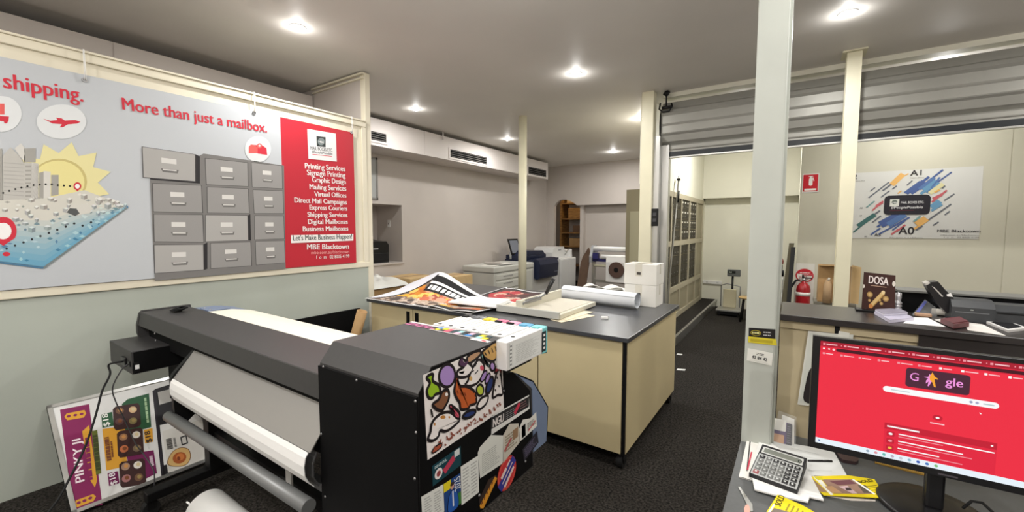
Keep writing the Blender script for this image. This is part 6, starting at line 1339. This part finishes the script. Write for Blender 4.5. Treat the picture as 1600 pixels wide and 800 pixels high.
# papers, calculator and flyers
def dp(x, y, z): 
    v = pix(1140+x/5, 640+y/5, z=z); return v
def dsheet(pts, z, h, name, lab, cat, col, grp=None, deco=None):
    P = [dp(*q_, z) for q_ in pts]; m = MB(); m.prism(P, (0, 0, h), col)
    if deco: deco(m, z+h)
    return solo(m, name, None, lab, cat, grp)
def dl(m, a, b_, w, col, z):
    A, B_ = dp(*a, z), dp(*b_, z); tt = (B_-A).normalized().cross(Vector((0, 0, 1)))*w/2; m.poly([A+tt, B_+tt, B_-tt, A-tt], col)
def dpoly(m, pts, col, z): m.poly([dp(*q_, z) for q_ in pts], col)
dsheet([(135, 240), (72, 530), (172, 560), (260, 260)], DZ+.0005, .004, 'folder', 'white folder with a red and black edge at the left of the desk papers', 'folder', ink(224, 222, 216), None, lambda m, z: (dl(m, (160, 250), (135, 480), .004, ink(40, 36, 38), z+.0003), dl(m, (172, 330), (140, 470), .005, ink(196, 60, 80), z+.0005), dl(m, (85, 525), (170, 552), .003, ink(60, 58, 56), z+.0004)))
def deco_p(m, z):
    dl(m, (520, 470), (800, 480), .004, ink(204, 206, 204), z+.0003); dl(m, (560, 360), (760, 400), .006, ink(206, 208, 206), z+.0003); dl(m, (480, 300), (700, 350), .003, ink(190, 194, 192), z+.0003); dl(m, (660, 518), (880, 524), .003, ink(120, 118, 130), z+.0005)
dsheet([(235, 225), (810, 322), (918, 519), (590, 521), (200, 480)], DZ+.005, .001, 'loose_paper', 'large grey-printed sheet spread between the calculator and the monitor', 'paper', ink(218, 220, 218), None, deco_p)
dsheet([(160, 500), (235, 240), (330, 270), (610, 480), (735, 716), (625, 692), (612, 731), (375, 682), (195, 632), (180, 562)], DZ+.0065, .005, 'paper_stack', 'ragged stack of white papers under the calculator', 'paper', ink(232, 232, 228), None, lambda m, z: (dl(m, (420, 632), (500, 645), .001, ink(190, 190, 188), z+.0003), dl(m, (600, 655), (700, 672), .0015, ink(196, 196, 194), z+.0003)))
m = MB(); A, B_ = dp(612, 398, DZ+.0095), dp(800, 402, DZ+.0095); m.tube([A, A+(B_-A)*.5, B_], .0035, ink(40, 38, 38, .3), 8).cyl(B_+(A-B_)*.12+Vector((0, 0, .003)), B_+(A-B_)*.4+Vector((0, 0, .003)), .0015, m=M['steel'], seg=6); solo(m, 'pen', None, 'dark pen lying on the large grey-printed sheet', 'pen')
# calculator
zf, zk = DZ+.024, DZ+.046
BL_, BR__, TL_, TR_ = dp(152, 497, zf), dp(530, 635, zf), dp(257, 270, zk), dp(606, 381, zk)
V1 = ((TL_-BL_)+(TR_-BR__))/2; U1 = ((BR__-BL_)+(TR_-TL_))/2
cen = (BL_+BR__+TL_+TR_)/4
p = Pan(cen-U1/2-V1/2, U1, V1)
if p.n.z < 0: p.n = -p.n
t = thing('calculator', 'silver desk calculator with dark keys lying tilted on the papers', 'calculator', (cen.x, cen.y, DZ+.0117))
cs = [p.P(0, 0), p.P(1, 0), p.P(1, 1), p.P(0, 1)]
m = MB(); lo = [Vector((q_.x, q_.y, DZ+.0118)) for q_ in cs]
m.geom(lo+cs, [(3, 2, 1, 0), (4, 5, 6, 7), (0, 1, 5, 4), (1, 2, 6, 5), (2, 3, 7, 6), (3, 0, 4, 7)], ink(40, 40, 42, .35)); m.rrect(p, .02, .02, .98, .68, .004, ink(176, 178, 176, .35), .0006); m.rrect(p, .02, .70, .98, .985, .004, ink(48, 48, 52, .3), .0006); body = spart(m, 'body', None, t)
m = MB(); m.rrect(p, .05, .72, .95, .93, .003, ink(196, 198, 194, .3), .001); m.rect(p, .09, .755, .90, .895, ink(124, 128, 120, .2), .0014); m.ptext(p, '0.', .84, .775, .09, ink(40, 44, 40), l=.0018, bold=0); spart(m, 'display', None, body)
for r_ in range(5):
    for c_ in range(6):
        u, v = .055+c_*.152, .055+r_*.122
        kc = ink(34, 34, 36, .35) if c_ >= 4 or r_ == 4 and c_ != 1 else ink(150, 80, 84, .35) if (r_, c_) == (0, 0) else ink(112, 114, 112, .35)
        m = MB(); b0 = [p.P(u, v, .0006), p.P(u+.125, v, .0006), p.P(u+.125, v+.095, .0006), p.P(u, v+.095, .0006)]; tp = [p.P(u+.012, v+.012, .004), p.P(u+.113, v+.012, .004), p.P(u+.113, v+.085, .004), p.P(u+.012, v+.085, .004)]
        m.geom(b0+tp, [(4, 5, 6, 7), (0, 1, 5, 4), (1, 2, 6, 5), (2, 3, 7, 6), (3, 0, 4, 7)], kc); m.rect(p, u+.04, v+.03, u+.085, v+.065, ink(200, 202, 200), .0043); spart(m, 'key', None, t)
# flyers
yel_ = ink(228, 206, 30)
def deco_f(m, z):
    dpoly(m, [(650, 522), (700, 528), (812, 665), (790, 668)], ink(236, 236, 226), z+.0003); dpoly(m, [(590, 545), (650, 540), (770, 650), (700, 640)], ink(160, 130, 100), z+.0002); dpoly(m, [(720, 545), (960, 545), (1130, 660), (815, 655)], ink(150, 120, 104), z+.0004)
    dpoly(m, [(780, 560), (940, 548), (990, 580), (850, 590)], ink(110, 70, 76), z+.0006); dpoly(m, [(850, 600), (920, 595), (1000, 655), (960, 656)], ink(206, 176, 180), z+.0008); dpoly(m, [(900, 610), (940, 608), (960, 630), (915, 632)], ink(70, 56, 60), z+.001); dpoly(m, [(1000, 590), (1060, 590), (1120, 650), (1050, 652)], ink(90, 80, 70), z+.0007); dpoly(m, [(740, 600), (800, 596), (880, 650), (800, 652)], ink(190, 150, 110), z+.0007); dpoly(m, [(655, 524), (720, 530), (735, 548), (690, 550)], ink(206, 196, 40), z+.0009)
    dpoly(m, [(952, 544), (968, 542), (1142, 660), (1128, 664)], ink(236, 236, 226), z+.0009)
    o_ = dp(1020, 575, z+.0004); r0 = (dp(1130, 562, z)-dp(1020, 575, z)).normalized(); m.text('SOLD', o_+Vector((0, 0, .0006)), r0, Vector((-r0.y, r0.x, 0)), .012, ink(60, 54, 20), (dp(1130, 562, z)-dp(1020, 575, z)).length)
    for k in range(5): dl(m, (1055+k*22, 600+k*16), (1150+k*18, 592+k*15), .003, ink(120, 104, 30), z+.0004)
    for k in range(3): dl(m, (1030+k*50, 690+k*2), (1045+k*50, 691+k*2), .004, ink(110, 100, 40), z+.0004)
dsheet([(580, 525), (925, 515), (1132, 546), (1225, 694), (736, 672)], DZ+.0075, .001, 'property_flyer', 'yellow flyer with a house photograph lying between the papers and the monitor stand', 'flyer', yel_, 'yellow property flyers', deco_f)
dsheet([(760, 676), (950, 712), (1140, 718), (1138, 706), (900, 690)], DZ+.0006, .0012, 'loose_paper', 'thin white paper edge showing from under the yellow flyer with the house photograph', 'paper', ink(226, 218, 210))
def deco_s(m, z):
    A, B_ = dp(398, 758, z+.0006), dp(432, 680, z+.0006); r0 = (B_-A).normalized(); up = Vector((-r0.y, r0.x, 0)); m.text('SOLD', A, r0, up, .016, ink(60, 54, 20), (B_-A).length, 'L', .02)
    dpoly(m, [(322, 800), (348, 768), (470, 800), (480, 850), (300, 850)], ink(120, 110, 100), z+.0004); dpoly(m, [(300, 800), (345, 735), (355, 745), (312, 815)], ink(236, 232, 222), z+.0005)
    for k in range(4): dl(m, (470+k*35, 735+k*18), (440+k*35, 790+k*18), .004, ink(150, 134, 30), z+.0004)
dsheet([(375, 665), (280, 815), (270, 870), (720, 870), (660, 800), (560, 745)], DZ+.0125, .001, 'property_flyer', 'yellow flyer marked as sold lying nearest, cut by the picture edge', 'flyer', yel_, 'yellow property flyers', deco_s)
m = MB(); z_ = DZ+.002; P = [dp(*q_, z_) for q_ in [(65, 605), (82, 608), (178, 745), (182, 800), (160, 800), (115, 700)]]; m.prism(P, (0, 0, .002), M['alu']); m.prism([dp(*q_, DZ+.0006) for q_ in [(112, 800), (122, 775), (140, 768), (152, 780), (160, 812), (150, 870), (118, 870)]], (0, 0, .012), M['skin']); solo(m, 'letter_opener', None, 'pointed grey blade with a pinkish end lying at the front left of the desk', 'letter opener')
m = MB(); P = [dp(*q_, DZ+.0006) for q_ in [(825, 335), (850, 325), (1000, 355), (1010, 375), (1005, 420), (985, 432), (885, 415), (860, 395)]]; m.prism(P, (0, 0, .012)); solo(m, 'small_case', mat('dark_case', (70, 54, 56), .4), 'small dark rounded case on the desk below the monitor corner', 'case')
a, c = pix(1367, 724, z=DZ+.001), pix(1446, 744, z=DZ+.001); dd = (c-a); nn = Vector((-dd.y, dd.x, 0)).normalized()*.035
gold = mat('varnished_wood', (190, 150, 70), .35)
m = MB(); m.prism([a, c, c+nn, a+nn], (0, 0, .005), gold)
for k in range(24): q_ = a+dd*(.03+.04*k)+Vector((0, 0, .0054)); m.poly([q_, q_+dd*.004, q_+dd*.004+nn*(.3 if k % 5 else .5), q_+nn*(.3 if k % 5 else .5)], ink(60, 44, 20))
solo(m, 'wooden_ruler', None, 'flat yellowish wooden ruler on the desk under the monitor', 'ruler')
m = MB(); pts = [Vector((bx_+.055+.02*k, by_-.02+.012*math.sin(k*1.3), DZ+.048+.03*math.sin(k*.9))) for k in range(7)]; m.tube(pts+[Vector((bx_+.3, by_+.02, DZ+.0085)), Vector((bx_+.5, by_+.1, DZ+.0085))], .004, seg=6); solo(m, 'video_cable', M['rubber'], 'black cable curling from behind the monitor neck across the desk', 'cable')
m = MB(); m.box(.50, 1.0, 1.25, 1.70, DZ+.0006, DZ+.003, bev=.001); solo(m, 'dark_desk_sheet', M['blkm'], 'flat black sheet standing in for the dark area right of the monitor stand', 'dark patch')  # black sheet added for the shadow and unclear dark things beside the stand
# plastic pouch leaning at the counter front
BLb, BRb = pix(1201.5, 690, z=DZ+.001), pix(1238, 697, z=DZ+.001)
BLb = Vector((BLb.x, 1.878, DZ+.001)); kx = 1.878/pix(1201.5, 690, z=DZ+.001).y
TLb = pix(1207, 645, y=1.955); 
b0 = pix(1203, 691, z=DZ+.001); p = Pan((b0.x+.008, b0.y, DZ+.001), (pix(1243, 697, y=b0.y).x-b0.x-.008, 0, 0), (0, .10, pix(1213, 648, y=b0.y+.1).z-DZ), None)
if p.n.y > 0: p.n = -p.n
t = thing('clear_pouch', 'clear plastic pouch of purple and white cards leaning behind the desk beside the post', 'pouch', p.o)
m = MB(); m.prism([p.P(.0, 0, -.004), p.P(.84, 0, -.004), p.P(.80, .78, -.004), p.P(.02, .82, -.004)], p.n*.004, ink(74, 46, 98)); m.rect(p, .05, .04, .5, .34, ink(196, 150, 110), .0004); m.rect(p, .6, .02, .83, .76, ink(36, 32, 40), .0004); m.lines(p, .63, .8, .1, .7, 8, ink(120, 110, 130), .0008, .3); m.rrect(p, .04, .46, .56, .86, .004, ink(226, 224, 216), .0012); spart(m, 'purple_card', None, t)
m = MB(); m.prism([p.P(.36, .1, -.010), p.P(.95, .05, -.010), p.P(.92, 1.0, -.010), p.P(.36, 1.08, -.010)], p.n*.002, ink(206, 204, 196)); spart(m, 'white_card', None, t)
m = MB(); m.geom([p.P(-.02, -.0, .003), p.P(1.02, -.0, .003), p.P(1.0, 1.05, .003), p.P(.2, 1.15, .003)], [(0, 1, 2, 3)], M['clear']); spart(m, 'film', None, t)
